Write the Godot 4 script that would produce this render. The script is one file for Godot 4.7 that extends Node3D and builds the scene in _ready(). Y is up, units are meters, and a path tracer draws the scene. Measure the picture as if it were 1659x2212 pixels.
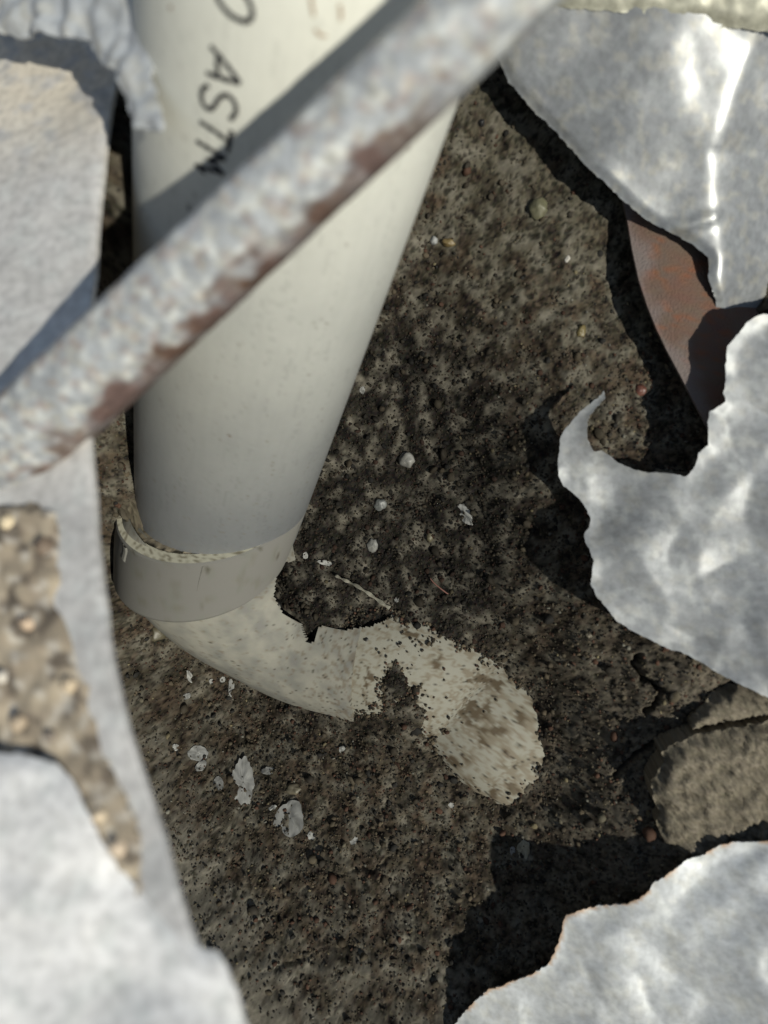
extends Node3D
# A white plastic pipe in a gravel pit, seen from above between torn galvanised sheets.

const FW := 1659.0
const FH := 2212.0
const FOCAL := 1640.0
const PIPE_R := 0.05715

var cam_basis: Basis
var cam_at := Vector3(0, 0.22, 0)
var rng := RandomNumberGenerator.new()
var taken := {}
# the pit's surface: a height grid on a tilted base plane
const SX0 := -0.33
const SY0 := -0.37
const STEP := 0.001
const NX := 660
const NY := 760
var soil_d := PackedFloat32Array()
var soil_c := PackedColorArray()


# ---------- helpers ----------
func noise(kind: int, freq: float, sd: int, oct := 1) -> FastNoiseLite:
	var n := FastNoiseLite.new()
	n.noise_type = kind as FastNoiseLite.NoiseType
	n.frequency = freq
	n.seed = sd
	n.fractal_type = FastNoiseLite.FRACTAL_FBM if oct > 1 else FastNoiseLite.FRACTAL_NONE
	n.fractal_octaves = oct
	return n


func cells(freq: float, sd: int, ret := FastNoiseLite.RETURN_DISTANCE) -> FastNoiseLite:
	var n := noise(FastNoiseLite.TYPE_CELLULAR, freq, sd)
	n.cellular_return_type = ret as FastNoiseLite.CellularReturnType
	n.cellular_jitter = 1.0
	return n


func world(c: Vector3) -> Vector3:      # (right, down, ahead) of the viewer, in metres -> scene
	return cam_at + cam_basis * Vector3(c.x, -c.y, -c.z)


func dirw(c: Vector3) -> Vector3:
	return cam_basis * Vector3(c.x, -c.y, -c.z)


func cpos(px: float, py: float, d: float) -> Vector3:
	return Vector3((px - FW / 2) / FOCAL * d, (py - FH / 2) / FOCAL * d, d)


func at(px: float, py: float, d: float) -> Vector3:
	return world(cpos(px, py, d))


func numbered(called: String) -> String:
	if not taken.has(called):
		taken[called] = 0
		return called
	taken[called] += 1
	return "%s_%03d" % [called, taken[called]]


func tag(o: Node, label: String, category: String, group := "", kind := "") -> void:
	if label: o.set_meta("label", label)
	if category: o.set_meta("category", category)
	if group: o.set_meta("group", group)
	if kind: o.set_meta("kind", kind)


func thing(called: String, label: String, category: String, where := Vector3.ZERO, group := "") -> Node3D:
	var o := Node3D.new()
	o.name = numbered(called)
	add_child(o, true)
	o.position = where
	tag(o, label, category, group)
	return o


func put(called: String, mesh: Mesh, m: Material, parent: Node3D = self) -> MeshInstance3D:
	var o := MeshInstance3D.new()
	o.name = numbered(called) if parent == self else called
	o.mesh = mesh
	for s in mesh.get_surface_count():
		mesh.surface_set_material(s, m)
	parent.add_child(o, true)
	return o


func mat(rough: float, metal := 0.0, spec := 0.5) -> StandardMaterial3D:
	var m := StandardMaterial3D.new()
	m.vertex_color_use_as_albedo = true
	m.roughness = rough
	m.metallic = metal
	m.metallic_specular = spec
	return m


func bump(m: StandardMaterial3D, n: FastNoiseLite, per_metre: float, cm: float, size := 512) -> StandardMaterial3D:
	var t := NoiseTexture2D.new()
	t.width = size
	t.height = size
	t.seamless = true
	t.noise = n
	m.heightmap_enabled = true
	m.heightmap_texture = t
	m.heightmap_scale = cm
	m.uv1_triplanar = true
	m.uv1_world_triplanar = true
	m.uv1_scale = Vector3.ONE * per_metre
	return m


# fine corrosion: a tiling grey noise that multiplies the vertex colour
func grained(m: StandardMaterial3D, sd: int, low: float) -> StandardMaterial3D:
	var t := NoiseTexture2D.new()
	t.width = 1024
	t.height = 1024
	t.seamless = true
	t.noise = noise(FastNoiseLite.TYPE_SIMPLEX, 0.012, sd, 6)
	var g := Gradient.new()
	g.offsets = PackedFloat32Array([0.0, 0.32, 0.5, 0.68, 1.0])
	var l := func(x: float) -> Color: return Color(x, x, x).linear_to_srgb()
	g.colors = PackedColorArray([l.call(low * 0.8), l.call(low), l.call(0.90), l.call(1.0), l.call(1.0)])
	t.color_ramp = g
	m.albedo_texture = t
	m.uv1_triplanar = true
	m.uv1_world_triplanar = true
	m.uv1_scale = Vector3.ONE * 14.0
	return m


# vertices in scene space, moved so that "origin" is the node's place
class Shape:
	var v := PackedVector3Array()
	var n := PackedVector3Array()
	var c := PackedColorArray()
	var i := PackedInt32Array()
	func add(p: Vector3, nn: Vector3, cc: Color) -> int:
		v.append(p); n.append(nn); c.append(cc)
		return v.size() - 1
	func tri(a: int, b: int, d: int) -> void:
		if a == b or b == d or a == d: return
		var f := (v[b] - v[a]).cross(v[d] - v[a])
		if f.dot(n[a] + n[b] + n[d]) > 0.0:
			i.append(a); i.append(d); i.append(b)
		else:
			i.append(a); i.append(b); i.append(d)
	func quad(a: int, b: int, d: int, e: int) -> void:
		tri(a, b, d); tri(a, d, e)
	func mesh(origin := Vector3.ZERO) -> ArrayMesh:
		var arr := []
		arr.resize(Mesh.ARRAY_MAX)
		var vv := v
		if origin != Vector3.ZERO:
			vv = PackedVector3Array()
			vv.resize(v.size())
			for k in v.size(): vv[k] = v[k] - origin
		arr[Mesh.ARRAY_VERTEX] = vv
		arr[Mesh.ARRAY_NORMAL] = n
		arr[Mesh.ARRAY_COLOR] = c
		arr[Mesh.ARRAY_INDEX] = i
		var m := ArrayMesh.new()
		m.add_surface_from_arrays(Mesh.PRIMITIVE_TRIANGLES, arr)
		return m
	func smooth() -> void:              # normals from the faces, oriented like the ones given
		var acc := PackedVector3Array()
		acc.resize(v.size())
		for k in range(0, i.size(), 3):
			var f := (v[i[k + 1]] - v[i[k]]).cross(v[i[k + 2]] - v[i[k]])
			for j in 3: acc[i[k + j]] -= f
		for k in v.size():
			if acc[k].length() > 1e-14: n[k] = acc[k].normalized()


# A sheet on the plane through three (px, py, depth) points; outline in pixels; u, v in millimetres on the plane.
class Plane3:
	var o: Vector3
	var u: Vector3
	var w: Vector3
	var nn: Vector3


func plane3(a: Vector3, b: Vector3, c: Vector3) -> Plane3:
	var p := Plane3.new()
	p.o = at(a.x, a.y, a.z)
	var q := at(b.x, b.y, b.z)
	var r := at(c.x, c.y, c.z)
	p.nn = (q - p.o).cross(r - p.o).normalized()
	if p.nn.dot(cam_at - p.o) < 0: p.nn = -p.nn
	p.u = dirw(Vector3(1, 0, 0))
	p.u = (p.u - p.nn * p.u.dot(p.nn)).normalized()
	p.w = p.u.cross(p.nn).normalized()
	if p.w.dot(dirw(Vector3(0, 1, 0))) < 0: p.w = -p.w
	return p


func on_plane(p: Plane3, px: float, py: float) -> Vector2:
	var ray := dirw(cpos(px, py, 1.0))
	var t := (p.o - cam_at).dot(p.nn) / ray.dot(p.nn)
	var q := cam_at + ray * t - p.o
	return Vector2(q.dot(p.u), q.dot(p.w)) * 1000.0


func outline_on(p: Plane3, pts: Array) -> PackedVector2Array:
	var r := PackedVector2Array()
	for k in range(0, pts.size(), 2): r.append(on_plane(p, pts[k], pts[k + 1]))
	return r


func ragged(ol: PackedVector2Array, every: float, amp: float, sd: int) -> PackedVector2Array:
	var n1 := noise(FastNoiseLite.TYPE_SIMPLEX, 0.22, sd, 3)
	var r := PackedVector2Array()
	for k in ol.size():
		var a := ol[k]
		var b := ol[(k + 1) % ol.size()]
		var m := maxi(1, int(a.distance_to(b) / every))
		var side := (b - a).orthogonal().normalized()
		for j in m:
			var q := a.lerp(b, float(j) / m)
			r.append(q + side * n1.get_noise_2d(q.x, q.y) * amp + side.orthogonal() * n1.get_noise_2d(q.x + 91, q.y) * amp * 0.6)
	return r


func edge_dist(ol: PackedVector2Array, q: Vector2) -> float:
	var best := 1e9
	for k in ol.size():
		var s := Geometry2D.get_closest_point_to_segment(q, ol[k], ol[(k + 1) % ol.size()])
		best = minf(best, s.distance_squared_to(q))
	return sqrt(best)


# relief(q, e) -> millimetres towards the viewer; tint(q, e) -> colour
func slab(p: Plane3, coarse: PackedVector2Array, thick: float, cell: float, amp: float, sd: int, relief: Callable, tint: Callable) -> Shape:
	var ol := ragged(coarse, 1.2, amp, sd)
	var s := Shape.new()
	var keys := {}
	var box := Rect2(ol[0], Vector2.ZERO)
	for q in ol: box = box.expand(q)
	var edge_cells := {}
	for k in ol.size():
		var a := ol[k]
		var b := ol[(k + 1) % ol.size()]
		var m := maxi(1, int(a.distance_to(b) / (cell * 0.2)))
		for j in m + 1:
			var q := a.lerp(b, float(j) / m) - box.position
			edge_cells[Vector2i(int(floor(q.x / cell)), int(floor(q.y / cell)))] = true
	var point := func(q: Vector2, e: float) -> Vector3: return p.o + (p.u * q.x + p.w * q.y + p.nn * relief.call(q, e)) * 0.001
	var vert := func(q: Vector2) -> int:
		var key := Vector2i((q * 200.0).round())
		if keys.has(key): return keys[key]
		var e := edge_dist(coarse, q)
		var r0: float = relief.call(q, e)
		var id := s.add(p.o + (p.u * q.x + p.w * q.y + p.nn * r0) * 0.001, p.nn, tint.call(q, e))
		keys[key] = id
		return id
	for x in int(box.size.x / cell) + 1:
		for y in int(box.size.y / cell) + 1:
			var a := box.position + Vector2(x, y) * cell
			var sq := PackedVector2Array([a, a + Vector2(cell, 0), a + Vector2(cell, cell), a + Vector2(0, cell)])
			if edge_cells.has(Vector2i(x, y)):
				for poly in Geometry2D.intersect_polygons(sq, ol):
					var t := Geometry2D.triangulate_polygon(poly)
					for k in range(0, t.size(), 3):
						s.tri(vert.call(poly[t[k]]), vert.call(poly[t[k + 1]]), vert.call(poly[t[k + 2]]))
			elif Geometry2D.is_point_in_polygon(a + Vector2(cell, cell) * 0.5, ol) or Geometry2D.is_point_in_polygon(a + Vector2(cell * 0.507, cell * 0.511), ol):
				var about := 0
				for o in [Vector2i(1, 0), Vector2i(-1, 0), Vector2i(0, 1), Vector2i(0, -1)]:
					if edge_cells.has(Vector2i(x, y) + o) or Geometry2D.is_point_in_polygon(a + (Vector2(o) + Vector2(0.503, 0.509)) * cell, ol): about += 1
				if about < 3: continue
				s.quad(vert.call(sq[0]), vert.call(sq[1]), vert.call(sq[2]), vert.call(sq[3]))
	s.smooth()
	# the underside and the rim
	var top := s.v.size()
	var faces := s.i.size()
	for k in top: s.add(s.v[k] - p.nn * thick * 0.001, -s.n[k], s.c[k])
	var edges := {}
	for k in range(0, faces, 3):
		var t := [s.i[k], s.i[k + 1], s.i[k + 2]]
		s.i.append(t[0] + top); s.i.append(t[2] + top); s.i.append(t[1] + top)
		for j in 3:
			var e1 := Vector2i(t[j], t[(j + 1) % 3])
			var back := Vector2i(e1.y, e1.x)
			if edges.has(back): edges.erase(back)
			else: edges[e1] = true
	for e1 in edges:
		var a: int = e1.x
		var b: int = e1.y
		var nr := (s.v[b] - s.v[a]).cross(p.nn).normalized()
		# faces run clockwise, so the outside lies to this side
		var a1 := s.add(s.v[a], -nr, s.c[a])
		var b1 := s.add(s.v[b], -nr, s.c[b])
		var a2 := s.add(s.v[a + top], -nr, s.c[a])
		var b2 := s.add(s.v[b + top], -nr, s.c[b])
		s.quad(a1, b1, b2, a2)
	return s


func ss(a: float, b: float, x: float) -> float:
	return smoothstep(a, b, x)


func mix(a: Color, b: Color, t: float) -> Color:
	return a.lerp(b, clampf(t, 0, 1))


# weathered zinc: grey with darker bloom, pale crust spots and a few rusty freckles
func zinc(sd: int, base: float, pale: float, rust: float, yellow: float, cool := 0.0) -> Callable:
	var big := noise(FastNoiseLite.TYPE_SIMPLEX, 0.022, sd, 3)
	var fine := noise(FastNoiseLite.TYPE_SIMPLEX, 0.16, sd + 1, 2)
	var spots := noise(FastNoiseLite.TYPE_SIMPLEX, 0.06, sd + 2, 2)
	var red := noise(FastNoiseLite.TYPE_SIMPLEX, 0.07, sd + 3, 2)
	return func(q: Vector2, e: float) -> Color:
		var g: float = 1.12 * base * (1.0 + 0.17 * big.get_noise_2dv(q) + 0.06 * fine.get_noise_2dv(q))
		var c := Color(g * (0.965 - cool), g, g * (1.03 + cool))
		c = mix(c, Color(0.64, 0.655, 0.63), pale * ss(0.0, 0.75, spots.get_noise_2dv(q) + 0.2 * fine.get_noise_2dv(q)))
		c = mix(c, Color(0.62, 0.56, 0.40), yellow * ss(0.2, 0.5, spots.get_noise_2dv(q * 1.3 + Vector2(70, 20))))
		c = mix(c, Color(0.30, 0.17, 0.11), rust * ss(0.25, 0.55, red.get_noise_2dv(q)))
		return c


# ---------- the pit ----------
func solve_rbf(pts: Array) -> Array:
	var n := pts.size()
	var m := []
	for i in n:
		var row := PackedFloat64Array()
		row.resize(n + 4)
		for j in n:
			row[j] = rbf(Vector2(pts[i].x, pts[i].y).distance_squared_to(Vector2(pts[j].x, pts[j].y)))
		row[i] += 0.0015
		row[n] = 1.0; row[n + 1] = pts[i].x; row[n + 2] = pts[i].y; row[n + 3] = pts[i].z
		m.append(row)
	for k in 3:
		var row := PackedFloat64Array()
		row.resize(n + 4)
		for j in n: row[j] = 1.0 if k == 0 else (pts[j].x if k == 1 else pts[j].y)
		m.append(row)
	var size := n + 3
	for k in size:
		var best := k
		for r in range(k, size):
			if absf(m[r][k]) > absf(m[best][k]): best = r
		var t = m[k]; m[k] = m[best]; m[best] = t
		var pivot: PackedFloat64Array = m[k]
		for r in range(k + 1, size):
			var row: PackedFloat64Array = m[r]
			var f := row[k] / pivot[k]
			if f == 0.0: continue
			for c in range(k, size + 1): row[c] -= f * pivot[c]
			m[r] = row
	var w := PackedFloat64Array()
	w.resize(size)
	for k in range(size - 1, -1, -1):
		var sum: float = m[k][size]
		for c in range(k + 1, size): sum -= m[k][c] * w[c]
		w[k] = sum / m[k][k]
	return [w]


func rbf(r2: float) -> float:
	return -sqrt(r2 + 0.0002)


func soil_depth(x: float, y: float) -> float:
	var fx := clampf((x - SX0) / STEP, 0, NX - 1.001)
	var fy := clampf((y - SY0) / STEP, 0, NY - 1.001)
	var i := int(fx)
	var j := int(fy)
	fx -= i; fy -= j
	var k := j * NX + i
	return lerpf(lerpf(soil_d[k], soil_d[k + 1], fx), lerpf(soil_d[k + NX], soil_d[k + NX + 1], fx), fy)


func soil_hit(px: float, py: float) -> Vector3:    # where the sight line through a pixel meets the soil
	var vx := (px - FW / 2) / FOCAL
	var vy := (py - FH / 2) / FOCAL
	var d := 0.3
	while d < 0.66 and soil_depth(vx * d, vy * d) > d: d += 0.002
	var lo := d - 0.002
	for k in 8:
		var m := (lo + d) / 2
		if soil_depth(vx * m, vy * m) > m: lo = m
		else: d = m
	return Vector3(vx * d, vy * d, d)


func soil_normal(c: Vector3, r := 0.005) -> Vector3:
	return Vector3((soil_depth(c.x + r, c.y) - soil_depth(c.x - r, c.y)) / (2 * r), (soil_depth(c.x, c.y + r) - soil_depth(c.x, c.y - r)) / (2 * r), -1).normalized()


func build_soil() -> void:
	var raw := [
		270, 880, .445, 270, 1000, .476, 290, 1060, .479, 252, 1088, .488, 240, 1195, .534, 275, 1275, .546, 325, 1330, .557, 360, 1410, .573, 450, 1510, .58, 560, 1590, .572, 640, 1590, .554, 740, 1570, .534,
		790, 1510, .512, 825, 1480, .497, 800, 1462, .507, 855, 1462, .494, 870, 1520, .492, 880, 1570, .498, 920, 1570, .497, 935, 1620, .500, 990, 1660, .494, 1040, 1690, .487, 1100, 1722, .480, 1165, 1700, .472, 1222, 1630, .466, 1190, 1480, .478, 1095, 1408, .493, 1010, 1345, .495, 945, 1308, .502, 850, 1290, .511, 730, 1310, .517, 650, 1270, .524, 655, 1345, .520, 605, 1290, .532,
		700, 1150, .528, 850, 1050, .513, 760, 950, .508, 1000, 1200, .495, 1000, 1000, .484, 900, 800, .478, 1150, 1250, .463, 1130, 1000, .448, 1170, 850, .438,
		1250, 700, .43, 1150, 500, .425, 1050, 300, .415, 1250, 300, .41, 950, 500, .44, 1400, 600, .435, 1500, 900, .43, 1400, 1000, .425, 1400, 1300, .423,
		1350, 1440, .431, 1250, 1390, .448, 1450, 1490, .411, 1600, 1550, .420, 1500, 1600, .424, 1560, 1700, .428, 1385, 1690, .432, 1340, 1610, .438, 1400, 1780, .424, 1250, 1750, .453, 1240, 1600, .461, 1250, 1490, .456, 1350, 1510, .438, 1180, 1430, .468, 1100, 1850, .478, 950, 1850, .496,
		800, 1800, .516, 650, 1800, .526, 480, 1750, .528, 400, 1900, .50, 500, 2050, .476, 700, 2000, .49, 650, 2180, .463, 900, 2100, .474, 900, 2250, .457,
		1200, 2000, .452, 1500, 2000, .415, 275, 480, .322, 268, 340, .303, 262, 240, .306, 200, 230, .322, 195, 330, .322, 200, 160, .325, 262, 110, .305, 120, 200, .345, 60, 60, .345, 110, 420, .345, 235, 600, .345, 240, 720, .395, 500, 280, .355, 500, 600, .43, 720, 300, .395, 480, 1000, .535, 100, 1200, .47, 100, 1600, .47, 200, 2000, .46,
		0, 600, .35, 0, 300, .35, 1659, 100, .38, 1659, 1100, .40, 1659, 1900, .395, 1300, 50, .385, 800, 0, .37, 480, 1250, .59]
	var pts := []
	for k in range(0, raw.size(), 3): pts.append(cpos(raw[k], raw[k + 1], raw[k + 2]))
	for q in [Vector3(-.2, .36, .44), Vector3(0, .34, .44), Vector3(.12, .33, .435), Vector3(.25, .36, .41), Vector3(-.33, .39, .42), Vector3(0, .39, .42), Vector3(.33, .39, .395), Vector3(.33, .25, .39), Vector3(.33, .05, .40), Vector3(.33, -.2, .38), Vector3(-.33, .1, .40), Vector3(-.33, -.2, .37), Vector3(0, -.37, .33), Vector3(.33, -.37, .36), Vector3(-.33, -.37, .35)]: pts.append(q)
	var w: PackedFloat64Array = solve_rbf(pts)[0]
	var n := pts.size()
	const K := 5
	var cx := NX / K
	var cy := NY / K
	var im := Image.create(cx, cy, false, Image.FORMAT_RF)
	for j in cy:
		for i in cx:
			var x := SX0 + (i + 0.5) * STEP * K
			var y := SY0 + (j + 0.5) * STEP * K
			var s := w[n] + w[n + 1] * x + w[n + 2] * y
			for k in n:
				var dx: float = x - pts[k].x
				var dy: float = y - pts[k].y
				s += w[k] * -sqrt(dx * dx + dy * dy + 0.0002)
			im.set_pixel(i, j, Color(s, 0, 0))
	im.resize(NX, NY, Image.INTERPOLATE_CUBIC)
	soil_d = im.get_data().to_float32_array()
	soil_c.resize(NX * NY)
	var low := noise(FastNoiseLite.TYPE_SIMPLEX, 28, 3, 3)
	var mid := noise(FastNoiseLite.TYPE_SIMPLEX, 120, 5, 3)
	var grain := cells(330, 7)
	var pore := cells(210, 8)
	var tone := noise(FastNoiseLite.TYPE_SIMPLEX, 45, 9, 4)
	var speck := noise(FastNoiseLite.TYPE_SIMPLEX, 500, 10, 2)
	var sandc := cells(430, 14, FastNoiseLite.RETURN_CELL_VALUE)
	var pore2 := cells(420, 15)
	var red := noise(FastNoiseLite.TYPE_SIMPLEX, 35, 12, 3)
	var cracks := []
	for line in [[1400, 1420, 1395, 1450, 1410, 1480, 1440, 1500, 1420, 1560], [1659, 1545, 1570, 1575, 1500, 1590, 1440, 1625, 1400, 1660, 1370, 1720], [640, 1990, 720, 1965, 800, 1945, 870, 1900, 960, 1890],
		[560, 2110, 640, 2100, 700, 2085, 780, 2090], [480, 1960, 560, 1985, 640, 2010]]:
		var cr := PackedVector2Array()
		for k in range(0, line.size(), 2):
			var c := cpos(line[k], line[k + 1], .41 if line[k] > 1200 else .465)
			cr.append(Vector2(c.x, c.y))
		cracks.append(cr)
	for j in NY:
		for i in NX:
			var k := j * NX + i
			var x := SX0 + i * STEP
			var y := SY0 + j * STEP
			var d := soil_d[k]
			var px := x / d * FOCAL + FW / 2
			var py := y / d * FOCAL + FH / 2
			var lo := low.get_noise_2d(x, y)
			var mi := mid.get_noise_2d(x, y)
			var tn := tone.get_noise_2d(x, y)
			# what the ground is made of here
			var cement := ss(-0.15, 0.25, tn + 0.6 * ss(820, 1050, px) * ss(950, 350, py) + 0.35 * ss(260, 200, px) * ss(700, 500, py) - 0.20)
			var silt := ss(-0.2, 0.35, 0.4 * tn + 1.35 * ss(620, 250, px + (2000 - py) * 0.55) * ss(1450, 1850, py) + 0.10 * ss(1850, 2200, py) - 0.06)
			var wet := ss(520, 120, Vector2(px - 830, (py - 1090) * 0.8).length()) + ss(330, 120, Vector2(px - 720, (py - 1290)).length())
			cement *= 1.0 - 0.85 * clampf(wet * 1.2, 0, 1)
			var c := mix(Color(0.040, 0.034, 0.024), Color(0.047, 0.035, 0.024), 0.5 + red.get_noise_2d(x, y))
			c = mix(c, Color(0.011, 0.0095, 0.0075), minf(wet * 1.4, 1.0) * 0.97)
			c = mix(c, Color(0.064, 0.057, 0.040), 0.95 * cement)
			c = mix(c, Color(0.105, 0.096, 0.077), silt)
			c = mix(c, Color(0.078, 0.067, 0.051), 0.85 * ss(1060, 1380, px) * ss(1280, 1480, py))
			var po := pore.get_noise_2d(x + 0.002 * mi, y + 0.002 * tn)     # -1 in the middle of a cell
			var hole := cement * maxf(ss(-0.60, -0.78, po) * ss(-0.25, 0.15, low.get_noise_2d(y * 3, x * 3)), ss(-0.55, -0.75, pore2.get_noise_2d(x, y + 0.001 * mi)) * ss(0.0, 0.25, mid.get_noise_2d(x + 3, y)))
			c = mix(c, Color(0.011, 0.010, 0.007), 0.9 * hole)
			var gr := grain.get_noise_2d(x, y)
			var rough := (1.0 - 0.95 * silt) * (1.0 - 0.6 * cement)
			var sv := sandc.get_noise_2d(x + 0.0006 * speck.get_noise_2d(x, y), y)
			c = c * (1.0 + (0.75 - 0.62 * silt - 0.45 * cement) * sv + (0.4 - 0.2 * silt) * speck.get_noise_2d(x, y) - 0.35 * rough * ss(-0.6, -0.1, gr) + 0.3 * tn)
			c.a = 1
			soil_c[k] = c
			d += 0.003 * lo + 0.0008 * mi + 0.00055 * rough * (gr + 0.6) + 0.0007 * hole
			if px > 1200 or (py > 1850 and px > 420):
				for cr in cracks:
					var q := Vector2(x + 0.0016 * mi, y + 0.0016 * lo)
					for s in cr.size() - 1:
						var e: float = Geometry2D.get_closest_point_to_segment(q, cr[s], cr[s + 1]).distance_to(q)
						var wide := 0.0032 if px > 1480 else 0.0014
						if px < 1200: wide = 0.0011
						if e < wide: d += (0.012 if px > 1200 else 0.0014) * ss(wide, wide * 0.4, e)
			soil_d[k] = d
	var v := PackedVector3Array()
	var nr := PackedVector3Array()
	v.resize(NX * NY)
	nr.resize(NX * NY)
	for j in NY:
		for i in NX:
			var k := j * NX + i
			v[k] = world(Vector3(SX0 + i * STEP, SY0 + j * STEP, soil_d[k]))
			var gx := (soil_d[k + 1 if i < NX - 1 else k] - soil_d[k - 1 if i > 0 else k]) / (2 * STEP)
			var gy := (soil_d[k + NX if j < NY - 1 else k] - soil_d[k - NX if j > 0 else k]) / (2 * STEP)
			nr[k] = dirw(Vector3(gx, gy, -1)).normalized()
	var ind := PackedInt32Array()
	ind.resize((NX - 1) * (NY - 1) * 6)
	var at_i := 0
	for j in NY - 1:
		for i in NX - 1:
			var k := j * NX + i
			ind[at_i] = k; ind[at_i + 1] = k + 1; ind[at_i + 2] = k + NX
			ind[at_i + 3] = k + 1; ind[at_i + 4] = k + NX + 1; ind[at_i + 5] = k + NX
			at_i += 6
	var arr := []
	arr.resize(Mesh.ARRAY_MAX)
	arr[Mesh.ARRAY_VERTEX] = v
	arr[Mesh.ARRAY_NORMAL] = nr
	arr[Mesh.ARRAY_COLOR] = soil_c
	arr[Mesh.ARRAY_INDEX] = ind
	var mesh := ArrayMesh.new()
	mesh.add_surface_from_arrays(Mesh.PRIMITIVE_TRIANGLES, arr)
	var m := bump(mat(0.85, 0.0, 0.3), noise(FastNoiseLite.TYPE_SIMPLEX, 0.05, 31, 4), 45.0, 0.018, 768)
	tag(put("pit_soil", mesh, m), "", "", "", "structure")
	# the ground round the pit, up to the horizon
	var g := Shape.new()
	var ring := PackedVector3Array()
	var cols := PackedColorArray()
	for i in range(0, NX, 20): ring.append(v[i]); cols.append(soil_c[i])
	for j in range(0, NY, 20): ring.append(v[j * NX + NX - 1]); cols.append(soil_c[j * NX + NX - 1])
	for i in range(NX - 1, -1, -20): ring.append(v[(NY - 1) * NX + i]); cols.append(soil_c[(NY - 1) * NX + i])
	for j in range(NY - 1, -1, -20): ring.append(v[j * NX]); cols.append(soil_c[j * NX])
	var mid_p := Vector3.ZERO
	for q in ring: mid_p += q / ring.size()
	var hums := noise(FastNoiseLite.TYPE_SIMPLEX, 9, 44, 3)
	var radii := [0.0, 0.12, 0.25, 0.4, 0.8, 2.0, 6.0, 25.0, 90.0]
	for r in radii.size():
		for k in ring.size():
			var q := ring[k]
			var out := Vector3(q.x - mid_p.x, 0, q.z - mid_p.z).normalized()
			var t := ss(0.0, 0.35, radii[r])
			var pnt: Vector3 = q + out * radii[r]
			pnt.y = lerpf(q.y, -0.015 + (0.012 * hums.get_noise_2d(pnt.x, pnt.z) if radii[r] < 3 else 0.0), t)
			g.add(pnt, Vector3.UP, mix(cols[k], Color(0.17, 0.145, 0.11), t))
	for r in radii.size() - 1:
		for k in ring.size():
			var k2 := (k + 1) % ring.size()
			g.quad(r * ring.size() + k, r * ring.size() + k2, (r + 1) * ring.size() + k2, (r + 1) * ring.size() + k)
	g.smooth()
	tag(put("ground", g.mesh(), m), "", "", "", "structure")


func lump(sd: int, rings := 6, segs := 9, jag := 0.28) -> ArrayMesh:
	var n1 := noise(FastNoiseLite.TYPE_SIMPLEX, 0.9, sd, 2)
	var s := Shape.new()
	for j in rings + 1:
		for i in segs:
			var th := PI * j / rings
			var ph := TAU * i / segs
			var q := Vector3(sin(th) * cos(ph), cos(th), sin(th) * sin(ph))
			q *= 1.0 + jag * n1.get_noise_3dv(q)
			s.add(q, q.normalized(), Color.WHITE)
	for j in rings:
		for i in segs:
			var i2 := (i + 1) % segs
			s.quad(j * segs + i, j * segs + i2, (j + 1) * segs + i2, (j + 1) * segs + i)
	s.smooth()
	return s.mesh()


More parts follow.
